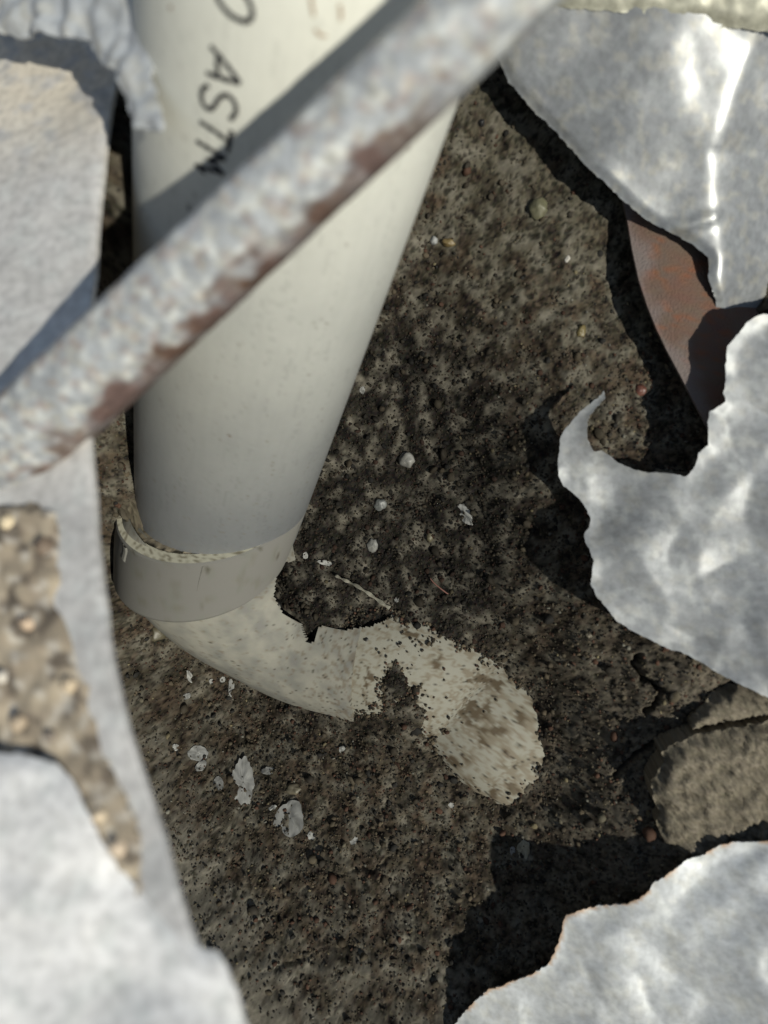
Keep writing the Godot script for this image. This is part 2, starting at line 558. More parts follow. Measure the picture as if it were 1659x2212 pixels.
func build_gravel() -> void:
	var kinds := 5
	var places := []
	var tints := []
	for k in kinds:
		places.append([])
		tints.append([])
	var palette := [Color(.030, .026, .020), Color(.045, .037, .026), Color(.060, .050, .034), Color(.075, .060, .040), Color(.055, .030, .020), Color(.018, .017, .015), Color(.095, .085, .060), Color(.13, .11, .065)]
	var patchy := noise(FastNoiseLite.TYPE_SIMPLEX, 60, 71, 3)
	var total := 0
	while total < 70000:
		var px := rng.randf_range(180, 1659)
		var py := rng.randf_range(120, 2212)
		var d0 := 0.47
		var x := (px - FW / 2) / FOCAL * d0
		var y := (py - FH / 2) / FOCAL * d0
		var d := soil_depth(x, y)
		px = x / d * FOCAL + FW / 2
		py = y / d * FOCAL + FH / 2
		total += 1
		var cement := 0.9 * ss(820, 1050, px) * ss(950, 500, py)
		var silt := ss(620, 250, px + (2000 - py) * 0.55) * ss(1450, 1800, py) + 0.5 * ss(1980, 2200, py)
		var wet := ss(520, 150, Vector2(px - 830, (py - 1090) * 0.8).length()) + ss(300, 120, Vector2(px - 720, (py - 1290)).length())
		var dens := (0.75 + 0.5 * wet) * (1.0 - cement) * (1.0 - 0.95 * clampf(silt, 0, 1)) + 0.5 * patchy.get_noise_2d(x, y) * (1.0 - clampf(silt, 0, 1))
		if rng.randf() > dens: continue
		var u := rng.randf()
		var r := 0.0004 + 0.0007 * u * u
		if rng.randf() < 0.05: r = rng.randf_range(0.0011, 0.0021)
		if rng.randf() < 0.004: r = rng.randf_range(0.0022, 0.0038)
		var c: Color = palette[rng.randi() % (6 if rng.randf() < 0.85 else 8)]
		c = c * rng.randf_range(0.5, 1.15)
		if rng.randf() < 0.018 and r < 0.0016: c = Color(.12, .115, .095) * rng.randf_range(0.6, 1.2)
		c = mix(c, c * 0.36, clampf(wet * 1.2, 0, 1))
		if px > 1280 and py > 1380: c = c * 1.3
		c.a = 1
		var nrm := dirw(soil_normal(Vector3(x, y, d)))
		var b := Basis.from_euler(Vector3(rng.randf() * TAU, rng.randf() * TAU, rng.randf() * TAU)).scaled(Vector3.ONE * r) * Basis.from_scale(Vector3(rng.randf_range(0.8, 1.35), rng.randf_range(0.55, 0.9), rng.randf_range(0.75, 1.15)))
		var k := rng.randi() % kinds
		places[k].append(Transform3D(b, world(Vector3(x, y, d)) + nrm * r * rng.randf_range(-0.35, 0.3)))
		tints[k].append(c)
	var spread := noise(FastNoiseLite.TYPE_SIMPLEX, 70, 72, 3)
	var br := branch_line()
	for n in 9000:
		var k := rng.randi_range(4, br.size() - 3)
		var ax: Vector3 = (br[k + 1] - br[k - 1]).normalized()
		var fb := frame_at(ax, cam_at - br[k])
		var a := rng.randf_range(-1.25, 1.25)
		var q := fb.x * sin(a) + fb.y * cos(a)
		var p: Vector3 = br[k] + q * 0.0556
		var c3 := cam_basis.transposed() * (p - cam_at)
		var gap := soil_depth(c3.x, -c3.y) + c3.z          # how far the pipe stands out of the soil here
		if gap < -0.001: continue
		var chance := 0.8 * exp(-gap / 0.0012) + 0.5 * ss(0.36, 0.55, spread.get_noise_3dv(p)) + 0.004
		if rng.randf() > chance: continue
		var r := rng.randf_range(0.0004, 0.0011) * (1.6 if rng.randf() < 0.12 else 1.0)
		var b := Basis.from_euler(Vector3(rng.randf() * TAU, rng.randf() * TAU, rng.randf() * TAU)).scaled(Vector3.ONE * r) * Basis.from_scale(Vector3(1.2, 0.75, 1.0))
		var kd := rng.randi() % kinds
		var tc: Color = palette[rng.randi() % 5] * rng.randf_range(0.5, 1.3)
		tc.a = 1
		places[kd].append(Transform3D(b, p + q * r * 0.3))
		tints[kd].append(tc)
	var root := Node3D.new()
	root.name = "gravel"
	add_child(root)
	tag(root, "", "", "", "stuff")
	var m := mat(0.8, 0.0, 0.3)
	for k in kinds:
		var mm := MultiMesh.new()
		mm.transform_format = MultiMesh.TRANSFORM_3D
		mm.use_colors = true
		mm.mesh = lump(100 + k)
		mm.mesh.surface_set_material(0, m)
		mm.instance_count = places[k].size()
		for i in places[k].size():
			mm.set_instance_transform(i, places[k][i])
			mm.set_instance_color(i, tints[k][i])
		var o := MultiMeshInstance3D.new()
		o.multimesh = mm
		o.name = "grain_layer"
		root.add_child(o, true)
		tag(o, "", "", "", "stuff")


# ---------- pipes ----------
func frame_at(axis: Vector3, near: Vector3) -> Basis:     # columns: side, towards "near", axis
	var f := (near - axis * near.dot(axis)).normalized()
	return Basis(f.cross(axis).normalized(), f, axis)


func pipe_axis_point() -> Vector3:
	return at(482, 1060, 0.513)


func pipe_up() -> Vector3:
	return dirw(Vector3(0.26906, -0.49413, -0.82670)).normalized()


func build_pipe(pvc: Material, ink: Material) -> void:
	var foot := pipe_axis_point() - pipe_up() * 0.050
	var t := thing("plastic_pipe", "tall white plastic pipe standing in a socket, lettered in black", "pipe", foot)
	t.basis = Basis(Quaternion(Vector3.UP, pipe_up()))
	var s := Shape.new()
	var top := 0.458
	var shade_splash_noise := noise(FastNoiseLite.TYPE_SIMPLEX, 14, 61, 4)  # wobbles the painted shade ramp and the mud splashes
	var dirt := noise(FastNoiseLite.TYPE_SIMPLEX, 170, 62, 3)
	var scuff := noise(FastNoiseLite.TYPE_SIMPLEX, 1.0, 63, 3)
	var splash := noise(FastNoiseLite.TYPE_SIMPLEX, 330, 64, 2)
	var segs := 240
	var rows := 300
	for inner in 2:
		var base := s.v.size()
		for j in rows + 1:
			for i in segs:
				var a := TAU * i / segs
				var h := top * j / rows
				var q := Vector3(cos(a), 0, sin(a))
				var r := PIPE_R - 0.0055 * inner
				var p3 := q * r + Vector3.UP * h
				var c := mix(Color(0.145, 0.152, 0.158), Color(0.74, 0.735, 0.65), pow(clampf((h + 0.02 * shade_splash_noise.get_noise_3dv(p3) - 0.05) / 0.35, 0.0, 1.0), 1.75))  # greyer towards the foot: the pit's shade painted into the wall colour
				var sc := scuff.get_noise_2d(a * 60.0, h * 14.0) + 0.6 * scuff.get_noise_2d(a * 8.0 + h * 50.0, h * 160.0)
				c = c * (1.0 + 0.05 * sc - 0.16 * ss(0.5, 0.75, sc))
				c = mix(c, Color(0.12, 0.10, 0.07), 0.5 * ss(0.58 + 0.5 * h, 0.74 + 0.5 * h, splash.get_noise_3dv(p3) + 0.25 * shade_splash_noise.get_noise_3dv(p3 * 2.0)))
				c.a = 1
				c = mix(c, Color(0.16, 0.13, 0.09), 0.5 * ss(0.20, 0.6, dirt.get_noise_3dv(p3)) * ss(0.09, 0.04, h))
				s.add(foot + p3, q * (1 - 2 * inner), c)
		for j in rows:
			for i in segs:
				var i2 := (i + 1) % segs
				s.quad(base + j * segs + i, base + j * segs + i2, base + (j + 1) * segs + i2, base + (j + 1) * segs + i)
	var o_in := (rows + 1) * segs
	for i in segs:                      # the cut end
		var i2 := (i + 1) % segs
		var k0 := rows * segs
		var ids := []
		for q in [k0 + i, k0 + i2, o_in + k0 + i2, o_in + k0 + i]: ids.append(s.add(s.v[q], Vector3.UP, s.c[q]))
		s.quad(ids[0], ids[1], ids[2], ids[3])
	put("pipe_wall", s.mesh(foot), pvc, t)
	# the print: marker strokes on the wall
	var letters := {
		"digit": [[Vector2(575, -30), Vector2(590, 0), Vector2(622, 48), Vector2(660, 85), Vector2(705, 112), Vector2(745, 124), Vector2(775, 112), Vector2(788, 80), Vector2(780, 35), Vector2(755, -20), Vector2(715, -70), Vector2(660, -100), Vector2(600, -95), Vector2(575, -60), Vector2(575, -30)]],
		"letter": [[Vector2(540, 268), Vector2(588, 325), Vector2(640, 388), Vector2(680, 440), Vector2(716, 490)], [Vector2(716, 490), Vector2(640, 470), Vector2(570, 448), Vector2(514, 428)], [Vector2(585, 322), Vector2(580, 380), Vector2(588, 448)]],
		"letter1": [[Vector2(530, 502), Vector2(500, 520), Vector2(486, 565), Vector2(494, 608), Vector2(520, 640), Vector2(550, 640), Vector2(572, 610), Vector2(590, 580), Vector2(625, 560), Vector2(660, 575), Vector2(684, 610), Vector2(690, 655), Vector2(672, 690), Vector2(650, 706)]],
		"letter2": [[Vector2(475, 716), Vector2(530, 752), Vector2(590, 793), Vector2(648, 834)], [Vector2(668, 770), Vector2(650, 830), Vector2(640, 905)]],
		"letter3": [[Vector2(455, 832), Vector2(515, 868), Vector2(570, 900), Vector2(630, 936)], [Vector2(630, 936), Vector2(580, 940), Vector2(520, 945)], [Vector2(520, 945), Vector2(570, 980), Vector2(618, 1030)], [Vector2(618, 1030), Vector2(560, 1010), Vector2(447, 972)], [Vector2(447, 972), Vector2(480, 1000), Vector2(505, 1030)]],
		"tick": [[Vector2(405, 1215), Vector2(412, 1245)]],
	}
	for name in letters:
		var sh := Shape.new()
		for stroke in letters[name]: ribbon(sh, stroke, foot, 0.00085 if name != "tick" else 0.0004, Color(0.018, 0.018, 0.022))
		put("printed_" + String(name).rstrip("123"), sh.mesh(foot), ink, t)
	var stamp := Shape.new()
	for stroke in [[Vector2(1140, -40), Vector2(1135, 0), Vector2(1142, 45), Vector2(1150, 95)], [Vector2(1158, 170), Vector2(1180, 200), Vector2(1225, 212)], [Vector2(1300, 20), Vector2(1310, 70), Vector2(1305, 120)]]:
		ribbon(stamp, stroke, foot, 0.0005, Color(0.42, 0.33, 0.24))
	put("faded_stamp", stamp.mesh(foot), ink, t)
	var dots := Shape.new()
	for k in 3: ribbon(dots, [Vector2(300, 38 + 4 * k), Vector2(310, 40 + 4 * k)], foot, 0.0005, Color(0.30, 0.17, 0.09))
	put("brown_spot", dots.mesh(foot), ink, t)
	var bug := Shape.new()
	for st in [[[573, 1088], [576, 1089]], [[568, 1085], [573, 1088]], [[575, 1090], [580, 1092]]]:
		var l := []
		for q in st: l.append(Vector2((q[0] - 300) * 2.37, q[1] * 2.37))
		ribbon(bug, l, foot, 0.0005 if st[0][0] == 573 else 0.00022, Color(0.10, 0.045, 0.015))
	put("brown_speck", bug.mesh(foot), ink, t)


func ribbon(s: Shape, pts: Array, foot: Vector3, half: float, c: Color) -> void:
	var dense := []
	for k in pts.size() - 1:
		var p0: Vector2 = pts[maxi(k - 1, 0)]
		var p3: Vector2 = pts[mini(k + 2, pts.size() - 1)]
		for j in 4: dense.append(pts[k].cubic_interpolate(pts[k + 1], p0, p3, j / 4.0) if pts.size() > 2 else pts[k].lerp(pts[k + 1], j / 4.0))
	dense.append(pts[-1])
	var on := []
	for q in dense: on.append(on_pipe((300.0 + q.x / 2.37) * 0.864, q.y / 2.37 * 0.864, foot))
	var last := -1
	for k in on.size():
		var fwd: Vector3 = (on[mini(k + 1, on.size() - 1)] - on[maxi(k - 1, 0)]).normalized()
		var nn: Vector3 = (on[k] - foot) * Vector3(1, 0, 1)
		nn = nn.normalized()
		var side: Vector3 = fwd.cross(nn).normalized() * half * (0.85 + 0.2 * sin(k * 1.7))
		var lift: Vector3 = nn * 0.00035
		var end := 0.6 if k == 0 or k == on.size() - 1 else 1.0
		var a := s.add(on[k] + side * end + lift, nn, c)
		var b := s.add(on[k] - side * end + lift, nn, c)
		if last >= 0: s.quad(last, last + 1, b, a)
		last = a


func on_pipe(px: float, py: float, foot: Vector3) -> Vector3:      # in the upright pipe's own axes
	var turn := Quaternion(pipe_up(), Vector3.UP)
	var ray := turn * dirw(cpos(px, py, 1.0))
	var o := turn * (cam_at - foot)
	var a := ray.x * ray.x + ray.z * ray.z
	var b := o.x * ray.x + o.z * ray.z
	var c := o.x * o.x + o.z * o.z - PIPE_R * PIPE_R
	var disc := maxf(b * b - a * c, 0.0)
	return foot + o + ray * ((-b - sqrt(disc)) / a)


# a tube along scene points; tint(point, s, angle); keep(point) says which faces stay
func tube(line: Array, radii: Array, segs: int, tint: Callable, keep: Callable, wall := 0.0) -> Shape:
	var s := Shape.new()
	var near: Vector3 = -(line[0] - cam_at).normalized()
	var per := []
	for k in line.size():
		var ax: Vector3 = (line[mini(k + 1, line.size() - 1)] - line[maxi(k - 1, 0)]).normalized()
		var b := frame_at(ax, near)
		near = b.y
		for i in segs:
			var a := TAU * i / segs
			var q := b.x * sin(a) + b.y * cos(a)
			s.add(line[k] + q * radii[k], q, tint.call(line[k] + q * radii[k], float(k), a))
	var outer := s.v.size()
	if wall > 0:
		for k in outer: s.add(s.v[k] - s.n[k] * wall, -s.n[k], s.c[k] * 0.8)
	var open := {}
	for k in line.size() - 1:
		for i in segs:
			var i2 := (i + 1) % segs
			var q := [k * segs + i, k * segs + i2, (k + 1) * segs + i2, (k + 1) * segs + i]
			if not keep.call((s.v[q[0]] + s.v[q[2]]) * 0.5): continue
			s.quad(q[0], q[1], q[2], q[3])
			if wall > 0:
				s.quad(outer + q[0], outer + q[1], outer + q[2], outer + q[3])
				for j in 4:
					var e := Vector2i(q[j], q[(j + 1) % 4])
					if open.has(Vector2i(e.y, e.x)): open.erase(Vector2i(e.y, e.x))
					else: open[e] = true
	for e in open:
		var nrm: Vector3 = (s.v[e.y] - s.v[e.x]).cross(s.n[e.x]).normalized()
		var ids := []
		for q in [e.x, e.y, outer + e.y, outer + e.x]: ids.append(s.add(s.v[q], nrm, s.c[q]))
		s.quad(ids[0], ids[1], ids[2], ids[3])
	return s


func curve_line(raw: Array, steps: int) -> Array:
	var pts := []
	for k in range(0, raw.size(), 3): pts.append(at(raw[k], raw[k + 1], raw[k + 2]))
	return curve_path(pts, steps)


func curve_path(pts: Array, steps: int) -> Array:
	var out := []
	for k in pts.size() - 1:
		for j in steps:
			out.append(pts[k].cubic_interpolate(pts[k + 1], pts[maxi(k - 1, 0)], pts[mini(k + 2, pts.size() - 1)], float(j) / steps))
	out.append(pts[-1])
	return out


func pixel_of(p: Vector3) -> Vector2:
	var c := cam_basis.transposed() * (p - cam_at)
	return Vector2(c.x / -c.z * FOCAL + FW / 2, -c.y / -c.z * FOCAL + FH / 2)


func build_fitting(pvc: Material) -> void:
	var rim := at(463, 1076, 0.515)
	var t := thing("pipe_elbow", "white plastic elbow fitting with a dirty socket rim holding the tall pipe", "pipe fitting", rim)
	var view := Vector3(-368.0, -6.0, 1640.0).normalized()
	var ex := (Vector3(1, -0.28, 0) - view * Vector3(1, -0.28, 0).dot(view)).normalized()
	var ey := view.cross(ex).normalized()
	if ey.y < 0: ey = -ey
	var tilt := deg_to_rad(53)
	var axis := dirw(ey * sin(tilt) + view * cos(tilt)).normalized()
	var b := frame_at(axis, -dirw(view))
	var smear := noise(FastNoiseLite.TYPE_SIMPLEX, 50, 81, 4)
	var fleck := noise(FastNoiseLite.TYPE_SIMPLEX, 420, 82, 3)
	var grime := noise(FastNoiseLite.TYPE_SIMPLEX, 150, 83, 4)
	var clean := Color(0.150, 0.149, 0.134)  # white plastic, with the dimness of the pit mixed into its colour
	var lean := dirw(ex) * -0.020 / 0.0475       # the hub leans towards the bend
	# the socket: profile (radius, along) swept round its axis
	var s := Shape.new()
	var prof := [[0.0560, 0.030], [0.0560, 0.0], [0.0568, -0.0012], [0.0582, -0.0012], [0.0597, -0.0012], [0.0612, -0.0012], [0.0627, -0.0012], [0.0648, -0.0012], [0.0660, 0.0], [0.0659, 0.004], [0.0657, 0.009], [0.0654, 0.014], [0.0650, 0.019], [0.0646, 0.024], [0.0641, 0.029], [0.0636, 0.034], [0.0630, 0.040], [0.0624, 0.0455], [0.0614, 0.0475], [0.0590, 0.0480]]
	var segs := 160
	for k in prof.size() - 1:
		var p0: Array = prof[k]
		var p1: Array = prof[k + 1]
		for i in segs + 1:
			var a := TAU * i / segs
			var q := b.x * sin(a) + b.y * cos(a)
			var nn: Vector3 = (q * (p1[1] - p0[1]) - axis * (p1[0] - p0[0])).normalized() if k > 0 else -q
			for p in [p0, p1]:
				var pos: Vector3 = rim + q * p[0] + (axis + lean * clampf(p[1] / 0.01, 0, 1)) * p[1]
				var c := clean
				if k >= 2 and k <= 6: c = mix(Color(0.55, 0.53, 0.42), Color(0.16, 0.135, 0.09), ss(0.0, 0.35, grime.get_noise_3dv(pos * 2.0)) * 0.85)
				else:
					c = mix(c, Color(0.085, 0.072, 0.052), 0.25 * ss(0.15, 0.6, smear.get_noise_3dv(pos)))
					c = mix(c, Color(0.04, 0.032, 0.02), 0.6 * ss(0.6, 0.7, fleck.get_noise_3dv(pos)))
				s.add(pos, nn, c)
		var o := s.v.size() - 2 * (segs + 1)
		for i in segs: s.quad(o + 2 * i, o + 2 * i + 1, o + 2 * i + 3, o + 2 * i + 2)
	put("socket", s.mesh(rim), pvc, t)
	# packed dirt between the socket and the pipe
	var fill := Shape.new()
	var hump := noise(FastNoiseLite.TYPE_SIMPLEX, 150, 84, 3)
	for j in 13:
		for i in segs:
			var a := TAU * i / segs
			var q := b.x * sin(a) + b.y * cos(a)
			var pos: Vector3 = rim + q * (0.0562 if j < 2 else 0.0562 * (1.0 - (j - 1) / 20.0))
			var h := 0.0012 * hump.get_noise_3dv(pos) + 0.0016
			h = -0.003 if j == 0 else h * (0.5 if j == 1 else 1.0)
			var g := 0.75 + 0.5 * hump.get_noise_3dv(pos * 1.7)
			fill.add(pos - axis * h, -axis, Color(0.26 * g, 0.225 * g, 0.165 * g))
	for j in 12:
		for i in segs:
			var i2 := (i + 1) % segs
			fill.quad(j * segs + i, j * segs + i2, (j + 1) * segs + i2, (j + 1) * segs + i)
	fill.smooth()
	put("packed_dirt", fill.mesh(rim), mat(0.95, 0, 0.2), t)
	# a mould tab and a mould seam on the socket
	for part in [["mould_tab", -1.22, 0.09, 0.001, 0.014, 0.0011], ["mould_seam", -0.28, 0.012, 0.001, 0.045, 0.0005]]:
		var m := Shape.new()
		var grid := []
		for j in 5:
			for i in 7:
				var a: float = part[1] + part[2] * (i / 6.0 - 0.5)
				var q := b.x * sin(a) + b.y * cos(a)
				var lift: float = part[5] if i > 0 and i < 6 and j < 4 else -0.0006
				grid.append(m.add(rim + q * (0.0659 - 0.0036 * ss(0.0, 0.046, lerpf(part[3], part[4], j / 4.0)) + lift) + (axis + lean * clampf(lerpf(part[3], part[4], j / 4.0) / 0.01, 0, 1)) * lerpf(part[3], part[4], j / 4.0), q, Color(0.15, 0.148, 0.13)))
		for j in 4:
			for i in 6: m.quad(grid[j * 7 + i], grid[j * 7 + i + 1], grid[j * 7 + i + 8], grid[j * 7 + i + 7])
		m.smooth()
		put(part[0], m.mesh(rim), pvc, t)
	# the bend
	var hole := PackedVector2Array([Vector2(600, 1210), Vector2(592, 1290), Vector2(615, 1330), Vector2(650, 1348), Vector2(662, 1390), Vector2(680, 1385), Vector2(692, 1352), Vector2(742, 1362), Vector2(800, 1352), Vector2(850, 1330), Vector2(850, 1200)])
	var keep := func(p: Vector3) -> bool: return not Geometry2D.is_point_in_polygon(pixel_of(p), hole)
	var tint := func(p: Vector3, k: float, a: float) -> Color:
		var px := pixel_of(p)
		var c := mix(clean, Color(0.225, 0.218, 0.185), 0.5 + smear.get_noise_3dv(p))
		c = mix(c, Color(0.10, 0.072, 0.045), 0.5 * ss(0.25, 0.6, grime.get_noise_3dv(p) + 0.35 * ss(620, 780, px.x)))
		c = mix(c, Color(0.03, 0.025, 0.018), 0.8 * ss(0.62, 0.7, fleck.get_noise_3dv(p) + 0.2 * ss(560, 760, px.x)))
		return c
	var hub_end := rim + (axis + lean) * 0.044
	var line := curve_path([rim + (axis + lean) * 0.022, hub_end, at(530, 1278, .564), at(640, 1345, .574), at(735, 1378, .569), at(822, 1398, .560)], 22)
	var radii := []
	for k in line.size(): radii.append(0.0560 + 0.0030 * ss(10, 40, k) - 0.0022 * ss(40, 60, k) + 0.0032 * ss(90, 110, k))
	var body := tube(line, radii, 260, tint, keep, 0.005)
	put("bend", body.mesh(rim), pvc, t)


func branch_line() -> Array:
	return curve_line([805, 1395, .5605, 850, 1408, .5530, 925, 1440, .5455, 1015, 1500, .541, 1100, 1585, .530, 1175, 1665, .535, 1245, 1745, .580], 26)


func build_branch(pvc: Material) -> void:
	var line := branch_line()
	var t := thing("buried_pipe", "mud-smeared white pipe half buried in gravel, broken open near the elbow", "pipe", line[50])
	var smear := noise(FastNoiseLite.TYPE_SIMPLEX, 1.0, 91, 4)
	var fleck := noise(FastNoiseLite.TYPE_SIMPLEX, 520, 92, 2)
	var blotch := noise(FastNoiseLite.TYPE_SIMPLEX, 55, 93, 4)
	var tint := func(p: Vector3, k: float, a: float) -> Color:
		var c := Color(0.25, 0.242, 0.20)  # base colour of the white pipe, darkened to carry the pit's shade
		var far := ss(16, 100, k)
		var bl := blotch.get_noise_3dv(p)
		var st := smear.get_noise_2d(a * 6.0 + k * 0.05 + 1.5 * bl, k * 0.045 - a * 1.6 + 2.0 * bl)
		c = mix(c, Color(0.125, 0.092, 0.055), 0.55 * ss(0.02, 0.5, st + 0.5 * bl + 0.30 * far))
		c = mix(c, Color(0.055, 0.037, 0.02), 0.75 * ss(0.34, 0.6, bl + 0.3 * st + 0.12 * far))
		c = mix(c, Color(0.02, 0.016, 0.012), 0.85 * ss(0.62, 0.7, fleck.get_noise_3dv(p) + 0.12 * far))
		return c
	var hole := PackedVector2Array([Vector2(700, 1200), Vector2(690, 1352), Vector2(742, 1362), Vector2(800, 1354), Vector2(846, 1334), Vector2(846, 1200)])
	var keep := func(p: Vector3) -> bool: return not Geometry2D.is_point_in_polygon(pixel_of(p), hole)
	var radii := []
	for k in line.size(): radii.append(0.0555)
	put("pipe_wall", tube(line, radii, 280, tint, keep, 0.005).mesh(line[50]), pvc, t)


# ---------- small things on the soil ----------
func flat_chip(px: float, py: float, wpx: float, hpx: float, turn: float, sd: int, m: Material, called: String, label: String, category: String, tone: Color, curl := 0.4, sides := 11) -> void:
	rng.seed = sd * 977 + 5
	var c := soil_hit(px, py)
	var nrm := dirw(soil_normal(c, 0.008))
	var place := world(c) + nrm * 0.0005
	var b := Basis(nrm.cross(dirw(Vector3(0, 1, 0))).normalized(), nrm, Vector3.ZERO)
	if b.x.dot(dirw(Vector3(1, 0, 0))) < 0: b.x = -b.x
	b.z = b.x.cross(nrm).normalized()
	if b.z.dot(dirw(Vector3(0, 1, 0))) < 0: b.z = -b.z
	var k := c.z / FOCAL
	var s := Shape.new()
	var n1 := noise(FastNoiseLite.TYPE_SIMPLEX, 0.9, sd, 2)
	var n2 := noise(FastNoiseLite.TYPE_SIMPLEX, 0.45, sd + 3, 3)
	var rims := []
	var rads := []
	for i in sides: rads.append(rng.randf_range(0.78, 1.12))
	var rings := 4
	var rows := []
	var slope := rng.randf_range(-0.22, 0.22)
	for side in 2:
		for j in rings + 1:
			var row := []
			for i in sides * 3:
				var f := float(i) / 3
				var i0 := int(f) % sides
				var r: float = lerpf(rads[i0], rads[(i0 + 1) % sides], f - floor(f)) * (1.0 + (0.12 * n1.get_noise_2d(i * 3.0, sd) if j == rings else 0.0)) * maxf(float(j) / rings, 0.04)
				var a := TAU * i / (sides * 3)
				var q := Vector2(cos(a) * wpx * 0.5 * r, sin(a) * hpx * 0.5 * r).rotated(turn)
				var up := curl * 0.25 * wpx * k * (q.x * q.y) / (wpx * hpx) * (1.0 if sd % 2 == 0 else -1.0) + 0.0007 * n1.get_noise_2d(q.x * 0.04, q.y * 0.04)
				var pos := (b.x * q.x + b.z * q.y) * k + nrm * (up + slope * q.x * k - 0.0011 * side)
				row.append(s.add(place + pos, nrm if side == 0 else -nrm, tone * (1.0 - 0.35 * ss(0.15, 0.5, n2.get_noise_2d(q.x * 0.09 + 40, q.y * 0.09))) * (1.0 + 0.35 * n2.get_noise_2d(q.x * 0.35, q.y * 0.35))))
			rows.append(row)
	for side in 2:
		for j in rings:
			var r0: Array = rows[side * (rings + 1) + j]
			var r1: Array = rows[side * (rings + 1) + j + 1]
			for i in sides * 3: s.quad(r0[i], r0[(i + 1) % (sides * 3)], r1[(i + 1) % (sides * 3)], r1[i])
	var e0: Array = rows[rings]
	var e1: Array = rows[2 * rings + 1]
	for i in sides * 3: s.quad(e0[i], e0[(i + 1) % (sides * 3)], e1[(i + 1) % (sides * 3)], e1[i])
	for q in s.v.size(): s.c[q].a = 1
	s.smooth()
	var o := put(called, s.mesh(place), m)
	o.position = place
	tag(o, label, category, "pale chips scattered on the gravel" if category == "chip" else "")


func stone(px: float, py: float, wpx: float, hpx: float, turn: float, sd: int, m: Material, label: String, tone: Color, sunk := 0.25) -> void:
	var c := soil_hit(px, py)
	var nrm := dirw(soil_normal(c, 0.006))
	var k := c.z / FOCAL
	var o := put("pebble", lump(sd, 10, 16, 0.3), m)
	var mesh: ArrayMesh = o.mesh
	var arr := mesh.surface_get_arrays(0)
	var n2 := noise(FastNoiseLite.TYPE_SIMPLEX, 2.5, sd, 3)
	var cs := PackedColorArray()
	for v in arr[Mesh.ARRAY_VERTEX]:
		var t: Color = tone * (1.0 + 0.35 * n2.get_noise_3dv(v))
		t.a = 1
		cs.append(t)
	arr[Mesh.ARRAY_COLOR] = cs
	var fresh := ArrayMesh.new()
	fresh.add_surface_from_arrays(Mesh.PRIMITIVE_TRIANGLES, arr)
	fresh.surface_set_material(0, m)
	o.mesh = fresh
	var right := dirw(Vector3(cos(turn), sin(turn), 0))
	right = (right - nrm * right.dot(nrm)).normalized()
	var h := minf(wpx, hpx) * 0.42 * k
	o.transform = Transform3D(Basis(right * wpx * 0.5 * k, nrm * h, right.cross(nrm) * hpx * 0.5 * k), world(c) + nrm * h * sunk)
	tag(o, label, "pebble", "larger pebbles in the pit")


# ---------- the torn metal ----------
func ray_bar(px: float, py: float, d: float) -> Vector3:
	return at(px, py, d)


